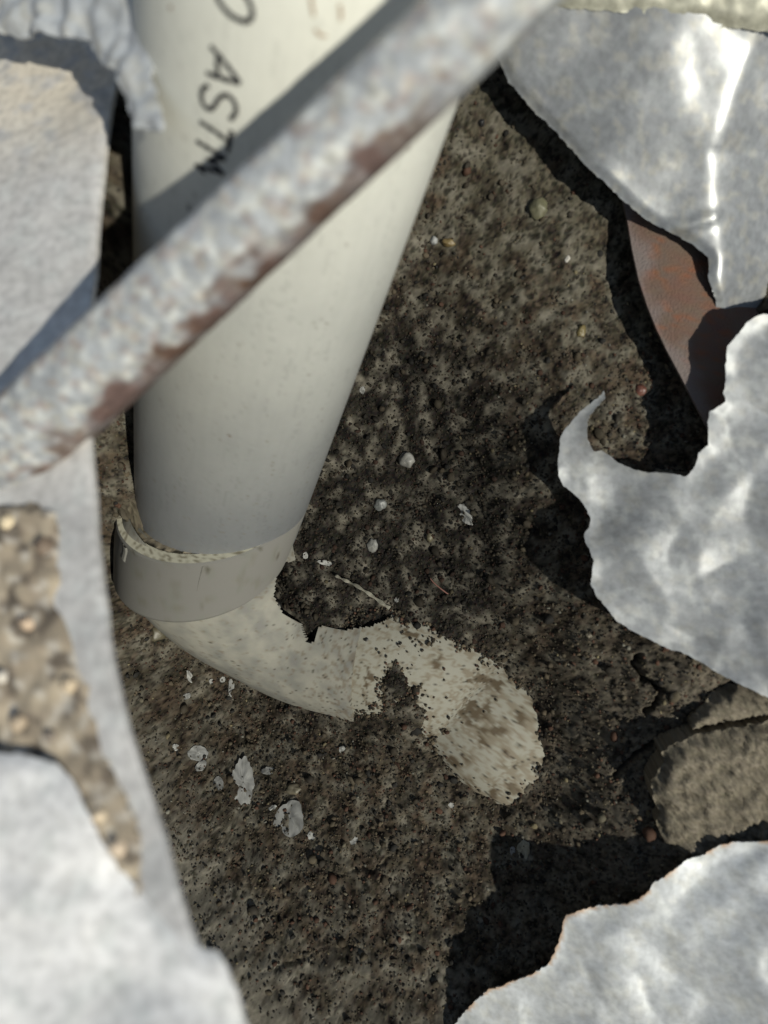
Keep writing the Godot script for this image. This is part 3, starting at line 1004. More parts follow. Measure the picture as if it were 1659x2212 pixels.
func build_bar() -> void:
	var a := at(-160, 1147, 0.274)
	var b := at(1215, -136, 0.161)
	var t := thing("metal_bar", "galvanised steel bar with a rusty edge crossing in front of the pipe", "bar", (a + b) / 2)
	var ax := (b - a).normalized()
	var mid := (a + b) / 2
	var up := (cam_at - mid)
	up = (up - ax * up.dot(ax)).normalized()
	var side := ax.cross(up).normalized()        # towards the upper edge
	if side.dot(dirw(Vector3(-1, -1, 0))) < 0: side = -side
	# the bar is turned a little, so that its lower flank shows
	var s := Shape.new()
	var rows := 340
	var dents := noise(FastNoiseLite.TYPE_SIMPLEX, 0.045, 21, 3)
	var fine := noise(FastNoiseLite.TYPE_SIMPLEX, 0.25, 22, 3)
	var rustn := noise(FastNoiseLite.TYPE_SIMPLEX, 0.09, 23, 3)
	var zn := zinc(24, 0.36, 0.85, 0.35, 0.25, 0.005)
	var prof := []
	var hw := 0.5                        # half width, of the bar's width
	for i in 25:
		var bx := 0.46 - 0.80 * i / 24.0
		prof.append(Vector2(bx, 0.22 - 0.95 * (bx - 0.06) * (bx - 0.06)))
	for i in 7:
		var an := PI / 2 * (i + 1) / 7.0
		prof.append(Vector2(-0.34 - 0.10 * sin(an), 0.068 - 0.168 * (1 - cos(an))))
	for i in 6: prof.append(Vector2(-0.44 - 0.012 * i, -0.10 - 0.035 * (i + 1)))
	prof.append(Vector2(-0.40, -0.36))
	for i in 8: prof.append(Vector2(-0.30 + 0.1 * i, -0.37))
	prof.append(Vector2(0.47, -0.34)); prof.append(Vector2(0.5, -0.2)); prof.append(Vector2(0.5, -0.06)); prof.append(Vector2(0.49, -0.02))
	var cnt := prof.size()
	for j in rows + 1:
		var f := float(j) / rows
		var wd := lerpf(0.0339, 0.0199, f)
		var o := a.lerp(b, f)
		for i in cnt:
			var q: Vector2 = prof[i] * wd * 1000.0
			var along := f * a.distance_to(b) * 1000.0
			var dz := 0.5 * 0.6 * dents.get_noise_2d(along, q.x) + 0.05 * fine.get_noise_2d(along, q.x)
			var dy := 0.6 * dents.get_noise_2d(along, 50.0 if q.x > 0 else -50.0) * absf(prof[i].x)
			var c: Color = zn.call(Vector2(along, q.x * 1.2) * 1.7, 0.0)
			var lowr := ss(-0.14, -0.34, prof[i].x + 0.20 * rustn.get_noise_2d(along * 0.5, q.x)) * ss(0.90, 0.78, f) * ss(0.0, 0.3, f) * (0.95 + 0.5 * rustn.get_noise_2d(along * 0.7, 7))
			c = mix(c, mix(Color(0.125, 0.075, 0.052), Color(0.15, 0.10, 0.088), rustn.get_noise_2d(along * 0.4, 90) + 0.5), lowr)
			s.add(o + (side * (q.x + dy) + up * (q.y + dz)) * 0.001, (side * prof[i].x + up * (prof[i].y + 0.18)).normalized(), c)
	for j in rows:
		for i in cnt:
			var i2 := (i + 1) % cnt
			s.quad(j * cnt + i, j * cnt + i2, (j + 1) * cnt + i2, (j + 1) * cnt + i)
	for j in [0, rows]:
		var m := s.add(a.lerp(b, float(j) / rows) - up * 0.006, -ax if j == 0 else ax, Color(0.3, 0.25, 0.2))
		for i in cnt: s.tri(m, j * cnt + i, j * cnt + (i + 1) % cnt)
	s.smooth()
	put("bar_body", s.mesh((a + b) / 2), grained(mat(0.5, 0.2, 0.5), 503, 0.72), t)


func sheet(called: String, label: String, plane: Array, pts: Array, thick: float, cell: float, amp: float, sd: int, relief: Callable, tint: Callable, m: Material, part := "", category := "sheet metal") -> Node3D:
	var p := plane3(plane[0], plane[1], plane[2])
	var ol := outline_on(p, pts)
	var s := slab(p, ol, thick, cell, amp, sd, relief.bind(p), tint)
	var mid := Vector3.ZERO
	for v in s.v: mid += v / s.v.size()
	if part:
		var t := thing(called, label, category, mid)
		put(part, s.mesh(mid), m, t)
		return t
	var o := put(called, s.mesh(mid), m)
	o.position = mid
	tag(o, label, category)
	return o


func build_metal() -> void:
	var crumple := noise(FastNoiseLite.TYPE_SIMPLEX, 0.028, 51, 2)
	var ripple := noise(FastNoiseLite.TYPE_SIMPLEX, 0.09, 52, 2)
	var fold := noise(FastNoiseLite.TYPE_SIMPLEX, 0.010, 53, 1)
	var bent := noise(FastNoiseLite.TYPE_SIMPLEX, 0.016, 55, 1)
	var crease := func(q: Vector2) -> float: return sqrt(pow(bent.get_noise_2d(q.x, q.y * 1.3), 2) + 0.002) - 0.7 * sqrt(pow(bent.get_noise_2d(q.y * 0.9 + 300, q.x * 1.1), 2) + 0.002)
	var curled := func(up: float, wide: float, soft: float) -> Callable:
		return func(q: Vector2, e: float, p: Plane3) -> float:
			var k := clampf(1.0 - e / wide, 0, 1)
			return up * k * k + 0.35 * soft * crumple.get_noise_2dv(q * 0.7) + 2.0 * soft * fold.get_noise_2dv(q) + 1.3 * soft * crease.call(q) + 0.03 * soft * ripple.get_noise_2dv(q)
	var dull := grained(mat(0.5, 0.2, 0.5), 501, 0.80)
	var bright := grained(mat(0.38, 0.4, 0.6), 502, 0.82)
	# the long plate with a straight edge
	sheet("metal_plate", "long flat galvanised plate with a smooth curved edge, running under the bar", [Vector3(100, 100, .3115), Vector3(190, 640, .267), Vector3(0, 900, .262)],
		[-260, 40, 40, 62, 90, 72, 180, 82, 245, 128, 250, 150, 243, 210, 230, 310, 216, 420, 207, 500, 200, 570, 195, 640, 191, 720, 189, 800, 189, 880, 190, 950, 196, 1050, 205, 1150, 218, 1265, 235, 1380, 252, 1475, 272, 1570, 297, 1660, 325, 1750, 363, 1870, 402, 1990, 450, 2115, 500, 2260, 560, 2420, -300, 2420],
		2.2, 2.2, 0.12, 55, curled.call(-0.8, 3.0, 0.5), plate_tint(), dull)
	# dirt and mortar stuck to it
	var gritty := noise(FastNoiseLite.TYPE_SIMPLEX, 0.25, 57, 3)
	var blobs := noise(FastNoiseLite.TYPE_SIMPLEX, 0.065, 58, 3)
	var crust := sheet("mortar_crust", "brown crust of gravelly mortar stuck on the flat plate", [Vector3(100, 1200, .2392), Vector3(190, 1600, .2173), Vector3(20, 1800, .2155)],
		[-120, 1095, 0, 1088, 60, 1082, 108, 1108, 124, 1150, 130, 1210, 122, 1290, 146, 1345, 180, 1430, 206, 1540, 226, 1640, 262, 1720, 292, 1800, 300, 2060, 286, 1905, 245, 1915, 200, 1880, 120, 1800, -120, 1760],
		4.0, 1.6, 0.9, 59,
		func(q: Vector2, e: float, p: Plane3) -> float: return 2.6 * ss(0.0, 3.5, e) - 1.6 + 0.4 * gritty.get_noise_2dv(q) + 1.5 * blobs.get_noise_2dv(q),
		func(q: Vector2, e: float) -> Color:
			var c := mix(Color(0.27, 0.225, 0.17), Color(0.38, 0.32, 0.24), 0.5 + blobs.get_noise_2dv(q * 0.7))
			c = mix(c, Color(0.12, 0.10, 0.08), ss(0.1, 0.45, blobs.get_noise_2dv(q + Vector2(40, 9))))
			return mix(c, Color(0.52, 0.48, 0.42), 0.7 * ss(0.2, 0.5, gritty.get_noise_2dv(q * 0.4))),
		mat(0.95, 0, 0.2), "mortar")
	var pm := mat(0.6, 0, 0.4)
	for q in [[18, 1128, 16, .60, .50, .34], [130, 1705, 22, .62, .50, .30], [25, 1690, 18, .10, .11, .13], [60, 1345, 15, .45, .34, .24], [150, 1480, 16, .5, .4, .28], [95, 1180, 18, .16, .12, .09], [5, 1460, 15, .5, .46, .4], [40, 1560, 18, .35, .28, .2], [215, 1760, 15, .52, .42, .3], [110, 1590, 14, .2, .17, .14], [255, 1830, 16, .5, .4, .3]]:
		var d: float = 1.0 / (1.25 * (q[0] - FW / 2) / FOCAL + 1.41 * (q[1] - FH / 2) / FOCAL + 4.63) - 0.0025
		var o := put("pebble", lump(int(q[0]) + 900, 8, 12, 0.25), pm, crust)
		var mesh: ArrayMesh = o.mesh
		var arr := mesh.surface_get_arrays(0)
		var cs := PackedColorArray()
		for v in arr[Mesh.ARRAY_VERTEX]: cs.append(Color(q[3], q[4], q[5]))
		arr[Mesh.ARRAY_COLOR] = cs
		var fresh := ArrayMesh.new()
		fresh.add_surface_from_arrays(Mesh.PRIMITIVE_TRIANGLES, arr)
		fresh.surface_set_material(0, pm)
		o.mesh = fresh
		var r: float = q[2] * d / FOCAL * 1.1
		o.transform = Transform3D(Basis().scaled(Vector3(r, r * 0.8, r)), at(q[0], q[1], d - 0.0005) - crust.position)
	# the blinding white sheet below
	sheet("torn_sheet", "torn sheet bleached almost white, covering the low end of the flat plate", [Vector3(150, 1900, .203), Vector3(430, 2050, .1932), Vector3(150, 2200, .191)],
		[-260, 1615, -60, 1622, 40, 1628, 118, 1648, 160, 1690, 190, 1750, 218, 1815, 255, 1880, 300, 1935, 345, 1975, 395, 2012, 428, 2046, 448, 2058, 462, 2056, 478, 2078, 500, 2122, 515, 2165, 528, 2215, 548, 2270, 545, 2420, -260, 2420],
		1.2, 1.8, 0.5, 61, curled.call(-1.5, 5.0, 0.9), zinc(62, 0.72, 0.5, 0.0, 0.05, -0.06), dull)
	# the crumpled flap at the top
	sheet("torn_flap", "crumpled grey metal flap with a ragged tongue hanging over the pipe's edge", [Vector3(100, 40, .262), Vector3(330, 60, .238), Vector3(300, 250, .236)],
		[-160, -160, 345, -160, 328, 0, 338, 45, 342, 100, 330, 130, 322, 165, 334, 195, 340, 230, 345, 262, 338, 276, 318, 272, 300, 266, 285, 270, 276, 245, 265, 215, 254, 180, 248, 150, 232, 140, 210, 130, 192, 100, 178, 76, 100, 68, 30, 66, 0, 60, -160, 60],
		1.0, 1.5, 0.7, 63,
		func(q: Vector2, e: float, p: Plane3) -> float:
			var f := on_plane(p, 60, 45)
			return 2.2 * crumple.get_noise_2dv(q * 1.6) + 0.2 * ripple.get_noise_2dv(q) - 4.0 * exp(-pow((q.y - f.y) / 2.2, 2)) * ss(f.x + 9, f.x - 2, q.x) - 1.2 * ss(3, 0, e),
		zinc(64, 0.40, 0.15, 0.0, 0.2), dull)
	# the big dark sheet with the bright ridge
	sheet("bent_sheet", "large dull grey galvanised sheet bent over a shiny creased ridge", [Vector3(1150, 200, .378), Vector3(1500, 480, .393), Vector3(1500, 60, .356)],
		[1000, -160, 1050, 60, 1086, 150, 1098, 176, 1128, 210, 1160, 246, 1192, 275, 1240, 328, 1270, 362, 1300, 388, 1345, 432, 1380, 463, 1410, 484, 1440, 498, 1462, 510, 1482, 520, 1506, 536, 1530, 556, 1532, 575, 1528, 598, 1536, 622, 1546, 648, 1550, 672, 1556, 692, 1575, 716, 1600, 740, 1640, 752, 1700, 760, 2139, 760, 2033, -160],
		1.3, 2.0, 0.6, 65,
		func(q: Vector2, e: float, p: Plane3) -> float:
			var r0 := on_plane(p, 1640, 60)
			var r1 := on_plane(p, 1535, 330)
			var r2 := on_plane(p, 1545, 470)
			var r3 := on_plane(p, 1440, 500)
			var f1 := clampf((q.y - r0.y) / (r1.y - r0.y), -1.0, 1.0)
			var cx := lerpf(r0.x, r1.x, f1) if f1 < 1.0 else lerpf(r1.x, r2.x + 1.0, clampf((q.y - r1.y) / (r2.y - r1.y), 0, 1.6))
			var d := q.x - cx
			var low := Geometry2D.get_closest_point_to_segment(q, r2, r3).distance_to(q)
			return -(0.325 * (sqrt(d * d + 14.0) - 3.7) + 0.275 * d) + 1.6 * exp(-low * low / 12.0) + 0.45 * crumple.get_noise_2dv(q * 0.6) + 3.0 * fold.get_noise_2dv(q) + 0.4 * crease.call(q) + 0.03 * ripple.get_noise_2dv(q) - 1.5 * ss(5, 0, e),
		zinc(66, 0.215, 0.12, 0.0, 0.15), bright)
	sheet("folded_lip", "pale folded metal lip along the upper border of the bent sheet", [Vector3(1200, 0, .3575), Vector3(1600, 30, .349), Vector3(1400, -80, .3455)],
		[1060, -200, 1075, -40, 1110, 8, 1200, 14, 1300, 22, 1400, 30, 1480, 46, 1560, 58, 1700, 72, 2094, 80, 2121, -200],
		1.6, 2.0, 0.6, 67, func(q: Vector2, e: float, p: Plane3) -> float: return 1.2 * blobs.get_noise_2dv(q) - 2.0 * ss(6, 0, e),
		func(q: Vector2, e: float) -> Color: return mix(Color(0.33, 0.32, 0.25), Color(0.41, 0.40, 0.32), 0.5 + blobs.get_noise_2dv(q)), dull)
	# the hooked sheet
	sheet("hooked_sheet", "torn grey sheet ending in a curled hook over the gravel", [Vector3(1250, 1000, .418), Vector3(1600, 1400, .392), Vector3(1600, 800, .390)],
		[2016, 660, 1700, 675, 1640, 682, 1612, 700, 1590, 728, 1570, 752, 1566, 790, 1568, 822, 1562, 850, 1566, 868, 1545, 884, 1530, 892, 1528, 930, 1530, 962, 1508, 980, 1502, 1006, 1482, 1030, 1462, 1026, 1440, 1022, 1400, 1020, 1368, 1014, 1340, 1002, 1316, 984, 1300, 974, 1284, 976, 1272, 955, 1269, 925, 1276, 900, 1292, 880, 1308, 862, 1306, 846, 1292, 862, 1274, 876, 1254, 892, 1238, 912, 1222, 930, 1212, 950, 1210, 975, 1206, 1000, 1208, 1030, 1216, 1048, 1236, 1064, 1256, 1084, 1268, 1104, 1276, 1124, 1272, 1140, 1262, 1152, 1264, 1170, 1276, 1190, 1284, 1210, 1280, 1235, 1278, 1260, 1290, 1285, 1310, 1308, 1330, 1336, 1362, 1360, 1400, 1378, 1440, 1400, 1474, 1410, 1510, 1428, 1540, 1448, 1580, 1468, 1620, 1486, 1700, 1524, 2003, 1600],
		1.3, 1.8, 0.5, 68,
		func(q: Vector2, e: float, p: Plane3) -> float:
			var h := on_plane(p, 1330, 1060)
			var k := clampf(1.0 - q.distance_to(h) / 26.0, 0, 1)
			return -2.5 * k * k + 1.2 * clampf(1.0 - e / 5.0, 0, 1) + 0.45 * crumple.get_noise_2dv(q * 0.7) + 4.0 * fold.get_noise_2dv(q) + 2.4 * crease.call(q) + 0.06 * ripple.get_noise_2dv(q),
		zinc(69, 0.25, 0.2, 0.0, 0.08), dull)
	# the sheet at the bottom
	sheet("ragged_sheet", "pale ragged galvanised sheet with rusty nicks along its upper tear", [Vector3(1100, 2130, .441), Vector3(1600, 1850, .396), Vector3(1500, 2180, .404)],
		[860, 2420, 920, 2300, 975, 2222, 1000, 2190, 1030, 2160, 1058, 2132, 1084, 2128, 1110, 2112, 1150, 2098, 1185, 2078, 1200, 2050, 1212, 2018, 1218, 1990, 1222, 1972, 1262, 1960, 1310, 1952, 1350, 1948, 1382, 1934, 1404, 1916, 1412, 1898, 1436, 1886, 1462, 1866, 1490, 1852, 1522, 1846, 1550, 1830, 1590, 1822, 1640, 1824, 1700, 1820, 2120, 1830, 2066, 2420],
		1.3, 2.2, 0.8, 70, curled.call(1.0, 6.0, 1.8), rag_tint(), dull)
	# the rusty pipe between the sheets
	build_rusty(bump(mat(0.8, 0.1, 0.3), noise(FastNoiseLite.TYPE_SIMPLEX, 0.04, 72, 4), 25.0, 0.06))


func plate_tint() -> Callable:
	var base := zinc(56, 0.48, 0.4, 0.0, 0.0, -0.07)
	var cream := noise(FastNoiseLite.TYPE_SIMPLEX, 0.06, 156, 4)
	return func(q: Vector2, e: float) -> Color:
		var c: Color = base.call(q, e)
		return mix(c, Color(0.74, 0.67, 0.56), 0.9 * ss(-0.5, 0.1, cream.get_noise_2dv(q) - 0.35 * ss(7, 2, e) + 0.1) * ss(80, 20, q.y))


func rag_tint() -> Callable:
	var base := zinc(71, 0.44, 0.38, 0.0, 0.12)
	var nick := noise(FastNoiseLite.TYPE_SIMPLEX, 0.06, 171, 2)
	return func(q: Vector2, e: float) -> Color:
		var c: Color = base.call(q, e)
		return mix(c, Color(0.40, 0.23, 0.11), 0.75 * ss(1.8, 0.3, e) * ss(-0.05, 0.3, nick.get_noise_2dv(q)))


func build_rusty(m: Material) -> void:
	# a quarter shell of old pipe: its near edge runs along the arc, its wall rises away under the sheets
	var arc := [1345, 430, 1356, 480, 1366, 540, 1380, 605, 1398, 660, 1418, 710, 1440, 756, 1470, 812, 1498, 866, 1524, 915, 1560, 985]
	var s := Shape.new()
	var rust := noise(FastNoiseLite.TYPE_SIMPLEX, 60, 73, 4)
	var grey := noise(FastNoiseLite.TYPE_SIMPLEX, 30, 74, 3)
	var n := arc.size() / 2
	var dense := []
	for k in n - 1:
		for j in 6: dense.append(Vector2(arc[2 * k], arc[2 * k + 1]).lerp(Vector2(arc[2 * k + 2], arc[2 * k + 3]), j / 6.0))
	var wide := 26
	for k in dense.size():
		for i in wide + 1:
			var f := float(i) / wide
			var q: Vector2 = dense[k] + Vector2(330, -60) * f
			var d := 0.411 + 0.040 * f - 0.018 * sin(f * PI)
			var p := at(q.x, q.y, d)
			var c := mix(Color(0.12, 0.070, 0.052), Color(0.11, 0.082, 0.065), 0.5 + rust.get_noise_3dv(p))
			c = mix(c, Color(0.16, 0.070, 0.040), ss(0.15, 0.5, rust.get_noise_3dv(p * 1.7)))
			c = mix(c, Color(0.15, 0.13, 0.125), 0.8 * ss(0.16, 0.0, f + 0.15 * grey.get_noise_3dv(p)))
			s.add(p, -dirw(Vector3(-0.25, 0.1, 1)).normalized(), c)
	var row := wide + 1
	for k in dense.size() - 1:
		for i in wide: s.quad(k * row + i, k * row + i + 1, (k + 1) * row + i + 1, (k + 1) * row + i)
	s.smooth()
	var top := s.v.size()
	for k in top: s.add(s.v[k] - s.n[k] * 0.004, -s.n[k], s.c[k])
	for k in dense.size() - 1:
		for i in wide: s.quad(top + k * row + i, top + k * row + i + 1, top + (k + 1) * row + i + 1, top + (k + 1) * row + i)
		var nn := dirw(Vector3(-1, 0, 0.2)).normalized()
		var ids := []
		for q in [k * row, (k + 1) * row, top + (k + 1) * row, top + k * row]: ids.append(s.add(s.v[q], nn, s.c[q]))
		s.quad(ids[0], ids[1], ids[2], ids[3])
	var mid := at(1450, 650, 0.41)
	var o := put("rusty_pipe", s.mesh(mid), m)
	o.position = mid
	tag(o, "brown rusty wall of an old steel pipe showing between two torn sheets", "pipe")


func build_clods() -> void:
	var crumb := noise(FastNoiseLite.TYPE_SIMPLEX, 0.3, 75, 4)
	var big := noise(FastNoiseLite.TYPE_SIMPLEX, 0.07, 76, 3)
	var m := bump(mat(0.95, 0, 0.2), noise(FastNoiseLite.TYPE_SIMPLEX, 0.05, 77, 4), 40.0, 0.06)
	var tint := func(q: Vector2, e: float) -> Color:
		var c := mix(Color(0.125, 0.110, 0.083), Color(0.165, 0.144, 0.11), 0.5 + big.get_noise_2dv(q))
		c = c * (1.0 + 0.5 * crumb.get_noise_2dv(q * 1.5))
		c.a = 1
		return c
	var rel := func(q: Vector2, e: float, p: Plane3) -> float: return 9.0 * ss(-4, 8, e) - 8.2 + 1.9 * crumb.get_noise_2dv(q) + 2.6 * big.get_noise_2dv(q)
	sheet("dirt_clod", "large dry brown dirt clod with a crumbling edge beside the deep crack", [Vector3(1450, 1650, .405), Vector3(1640, 1600, .398), Vector3(1600, 1800, .405)],
		[2059, 1540, 1720, 1556, 1659, 1566, 1620, 1576, 1580, 1582, 1540, 1590, 1505, 1596, 1470, 1610, 1452, 1624, 1432, 1634, 1440, 1655, 1428, 1672, 1414, 1690, 1412, 1720, 1418, 1745, 1432, 1762, 1424, 1790, 1440, 1830, 1500, 1880, 2049, 1900],
		22.0, 1.3, 1.0, 78, rel, tint, m, "", "clod")
	sheet("dirt_clod", "smaller dry dirt clod split off above the deep crack", [Vector3(1500, 1560, .403), Vector3(1650, 1500, .396), Vector3(1650, 1545, .395)],
		[2120, 1470, 1700, 1482, 1620, 1478, 1580, 1480, 1540, 1500, 1522, 1525, 1500, 1545, 1490, 1562, 1500, 1576, 1530, 1572, 1570, 1562, 1610, 1556, 1659, 1546, 2138, 1520],
		18.0, 1.3, 1.0, 79, rel, tint, m, "", "clod")


func build_bits() -> void:
	var white := mat(0.7, 0, 0.4)
	var pale := Color(0.27, 0.27, 0.255)
	var grey := Color(0.19, 0.19, 0.18)
	var chip := "pale_chip"
	flat_chip(525, 1690, 56, 100, 0.15, 1, white, chip, "largest grey-white flake, upright oblong with layered edges, below the elbow", "chip", grey * 1.25, 0.5, 13)
	flat_chip(627, 1768, 66, 78, 0.1, 2, white, chip, "large smooth grey flake with a notched lower edge, next to the oblong flake", "chip", grey, 0.4, 9)
	flat_chip(428, 1628, 46, 38, 0.5, 3, white, chip, "angular light grey flake broken in two, uphill of the oblong flake", "chip", grey * 1.2, 0.4, 9)
	flat_chip(434, 1654, 28, 20, -0.4, 13, white, chip, "small broken-off corner lying just under the angular grey flake", "chip", grey * 1.1, 0.3, 7)
	flat_chip(1005, 1112, 32, 54, -0.5, 4, white, chip, "bright white rectangular chip alone on the dark gravel", "chip", pale * 1.2, 0.4, 9)
	flat_chip(410, 1462, 16, 27, -0.25, 5, white, chip, "white almond-shaped chip just below the elbow's bend", "chip", pale * 1.2, 0.3, 8)
	flat_chip(500, 1487, 13, 40, 0.05, 6, white, chip, "thin spindle-shaped grey chip standing below the elbow's bend", "chip", grey, 0.3, 8)
	flat_chip(481, 1468, 13, 15, 0.0, 7, white, chip, "tiny rounded white chip beside the spindle-shaped chip", "chip", pale, 0.2, 7)
	flat_chip(456, 1472, 9, 13, 0.1, 8, white, chip, "tiniest white chip between the almond chip and the spindle chip", "chip", pale, 0.2, 7)
	flat_chip(403, 1504, 19, 13, -0.2, 9, white, chip, "dull grey chip under the almond-shaped chip", "chip", grey, 0.2, 8)
	flat_chip(1130, 1835, 30, 58, 0.25, 10, white, chip, "cream pointed chip at the edge of the large shadow", "chip", Color(0.24, 0.225, 0.17), 0.4, 9)
	flat_chip(1107, 1838, 12, 22, 0.1, 11, white, chip, "small bluish chip touching the cream pointed chip", "chip", grey, 0.2, 7)
	flat_chip(580, 1666, 30, 18, -0.2, 12, white, chip, "dim grey chip beside the upper end of the oblong flake", "chip", grey * 0.8, 0.2, 8)
	flat_chip(472, 1690, 20, 34, -0.1, 14, white, chip, "dim grey sliver on the other flank of the oblong flake", "chip", grey * 0.9, 0.2, 7)
	flat_chip(380, 1614, 18, 15, 0.2, 15, white, chip, "small white chip near the plate's smooth edge", "chip", pale, 0.2, 7)
	flat_chip(672, 1806, 18, 19, 0.5, 16, white, chip, "small square white chip below the notched grey flake", "chip", pale * 0.9, 0.2, 6)
	flat_chip(763, 1815, 19, 17, -0.6, 17, white, chip, "small twisted white chip at a distance below the notched flake", "chip", pale, 0.3, 6)
	flat_chip(740, 1620, 18, 18, 0.3, 18, white, chip, "small white star-shaped chip below the elbow's open end", "chip", pale, 0.2, 6)
	flat_chip(588, 1744, 20, 10, -0.4, 19, white, chip, "narrow white sliver above the notched grey flake", "chip", pale * 1.1, 0.2, 6)
	flat_chip(995, 1664, 26, 16, 0.2, 20, white, chip, "pale chip beside the low edge of the buried pipe", "chip", pale * 0.8, 0.2, 7)
	flat_chip(975, 1738, 14, 12, 0.2, 28, white, chip, "speck-sized white chip below the buried pipe", "chip", pale * 0.9, 0.2, 6)
	flat_chip(350, 1325, 13, 14, 0.4, 21, white, chip, "tiny white chip hugging the elbow's outer flank", "chip", pale, 0.2, 6)
	flat_chip(783, 845, 12, 20, 0.2, 22, white, chip, "small chalky chip beside the tall pipe's shaded flank", "chip", grey, 0.2, 7)
	flat_chip(702, 1216, 34, 12, 0.25, 23, white, chip, "flat white scrap half covered by gravel beside the socket", "chip", pale, 0.2, 8)
	flat_chip(661, 1203, 12, 24, -0.3, 24, white, chip, "narrow white scrap against the socket's side", "chip", pale, 0.2, 7)
	flat_chip(857, 1296, 12, 12, 0.3, 25, white, chip, "tiny chip by the tip of the curved shard", "chip", grey, 0.2, 7)
	var pm := mat(0.5, 0, 0.5)
	stone(880, 993, 33, 36, 0.1, 201, pm, "round white pebble with small pits, on the darkest gravel", Color(0.15, 0.147, 0.135), 0.1)
	stone(805, 1178, 25, 30, 0.2, 202, pm, "egg-shaped white pebble beside the tall pipe's foot", Color(0.14, 0.14, 0.13), 0.1)
	stone(822, 1090, 28, 28, 0.3, 203, pm, "grey rounded pebble above the egg-shaped white one", Color(0.11, 0.115, 0.11), 0.1)
	stone(938, 520, 17, 20, 0.0, 204, pm, "small pale grey pebble high on the pit wall near the pipe", Color(0.20, 0.205, 0.2), 0.1)
	stone(968, 524, 30, 18, 0.1, 205, pm, "amber brown pebble high on the pit wall", Color(0.13, 0.095, 0.04), 0.1)
	stone(1163, 450, 40, 44, 0.3, 206, pm, "large olive pebble set in the cement-like wall", Color(0.11, 0.105, 0.065), -0.2)
	stone(1255, 715, 20, 30, 0.3, 207, pm, "ochre pebble on the wall near the rusty pipe", Color(0.12, 0.095, 0.04), 0.1)
	stone(1040, 265, 14, 16, 0.2, 208, pm, "black round pebble near the top of the pit wall", Color(0.012, 0.012, 0.012), 0.1)
	stone(1225, 560, 10, 16, 0.5, 209, pm, "tiny bright pebble on the cement-like wall", Color(0.36, 0.34, 0.30), 0.2)
	stone(1383, 843, 26, 26, 0.2, 210, pm, "brick-red pebble above the hook's tip", Color(0.10, 0.042, 0.03), 0.0)
	stone(345, 1365, 36, 46, 0.4, 211, pm, "big olive-grey pebble half sunk beside the elbow", Color(0.075, 0.066, 0.042), -0.3)
	stone(421, 1402, 34, 30, 0.2, 212, pm, "rounded brown pebble touching the elbow's underside", Color(0.085, 0.06, 0.036), -0.1)
	stone(290, 1230, 32, 24, 0.1, 213, pm, "flat olive pebble beside the socket's lower corner", Color(0.07, 0.063, 0.042), -0.2)
	stone(601, 1308, 26, 26, 0.1, 214, pm, "glossy black pebble in the notch above the elbow", Color(0.010, 0.010, 0.009), 0.3)
	stone(795, 1381, 23, 24, 0.1, 215, pm, "black pebble resting on the buried pipe's clean end", Color(0.012, 0.011, 0.009), 0.8)
	stone(1272, 1372, 15, 12, 0.1, 216, pm, "small buff pebble with a dimple, near the ragged tear", Color(0.13, 0.115, 0.085), 0.2)
	stone(930, 1160, 16, 22, 0.1, 217, pm, "olive pebble just below the bright rectangular chip's row", Color(0.09, 0.08, 0.05), 0.2)
	stone(635, 1705, 36, 24, 0.1, 218, pm, "brown oval pebble between the two big flakes", Color(0.085, 0.074, 0.05), -0.1)
	# the curved shard of the broken pipe's far lip
	var n := 26
	var s := Shape.new()
	var pts := [Vector2(724, 1243), Vector2(742, 1252), Vector2(768, 1264), Vector2(795, 1281), Vector2(820, 1299), Vector2(842, 1314)]
	for k in n:
		var f := float(k) / (n - 1) * (pts.size() - 1)
		var i := mini(int(f), pts.size() - 2)
		var q: Vector2 = pts[i].lerp(pts[i + 1], f - i)
		var c := soil_hit(q.x, q.y)
		var d := c.z - 0.003
		var across := Vector2(6, -9).normalized() * (4.5 + 2.5 * sin(k * 1.3) + 3.0 * float(k) / n)
		for j in 2:
			var w := q + across * (j - 0.5)
			var p := at(w.x, w.y, d - 0.003 * (1 - j))
			s.add(p, dirw(Vector3(0, 0, -1)), Color(0.22, 0.21, 0.17) * (0.8 + 0.2 * sin(k * 2.1)))
			s.add(at(w.x, w.y, d + 0.004), dirw(Vector3(0, 0, 1)), Color(0.16, 0.15, 0.12))
	for k in n - 1:
		var a := k * 4
		s.quad(a, a + 2, a + 6, a + 4)
		s.quad(a + 1, a + 3, a + 7, a + 5)
		s.quad(a, a + 4, a + 5, a + 1)
		s.quad(a + 2, a + 6, a + 7, a + 3)
	s.smooth()
	for k in s.c.size(): s.c[k].a = 1
	var place := at(783, 1275, 0.52)
	var o := put("plastic_shard", s.mesh(place), white)
	o.position = place
	tag(o, "long curved white plastic shard across the gravel above the buried pipe", "shard")
	# dirt wedged between the socket and the pipe
	var heap := lump(333, 30, 44, 0.16)
	var ha := heap.surface_get_arrays(0)
	var crumbs := noise(FastNoiseLite.TYPE_SIMPLEX, 4.5, 334, 4)
	var hv: PackedVector3Array = ha[Mesh.ARRAY_VERTEX]
	var hs := Shape.new()
	var hb := Basis(dirw(Vector3(0.93, -0.32, -0.1)).normalized() * 0.0115, dirw(Vector3(0, 0, -1)) * 0.011, dirw(Vector3(0.32, 0.93, 0.1)).normalized() * 0.024)
	for v in hv:
		var gn := crumbs.get_noise_3dv(v)
		var q: Vector3 = v * (1.0 + 0.22 * gn)
		var cc := mix(Color(0.05, 0.043, 0.031), Color(0.10, 0.087, 0.063), 0.5 + 0.9 * gn)
		hs.add(hb * q, (hb * v).normalized(), cc)
	hs.i = ha[Mesh.ARRAY_INDEX]
	var hm := Shape.new()
	hm.v = hs.v; hm.n = hs.n; hm.c = hs.c
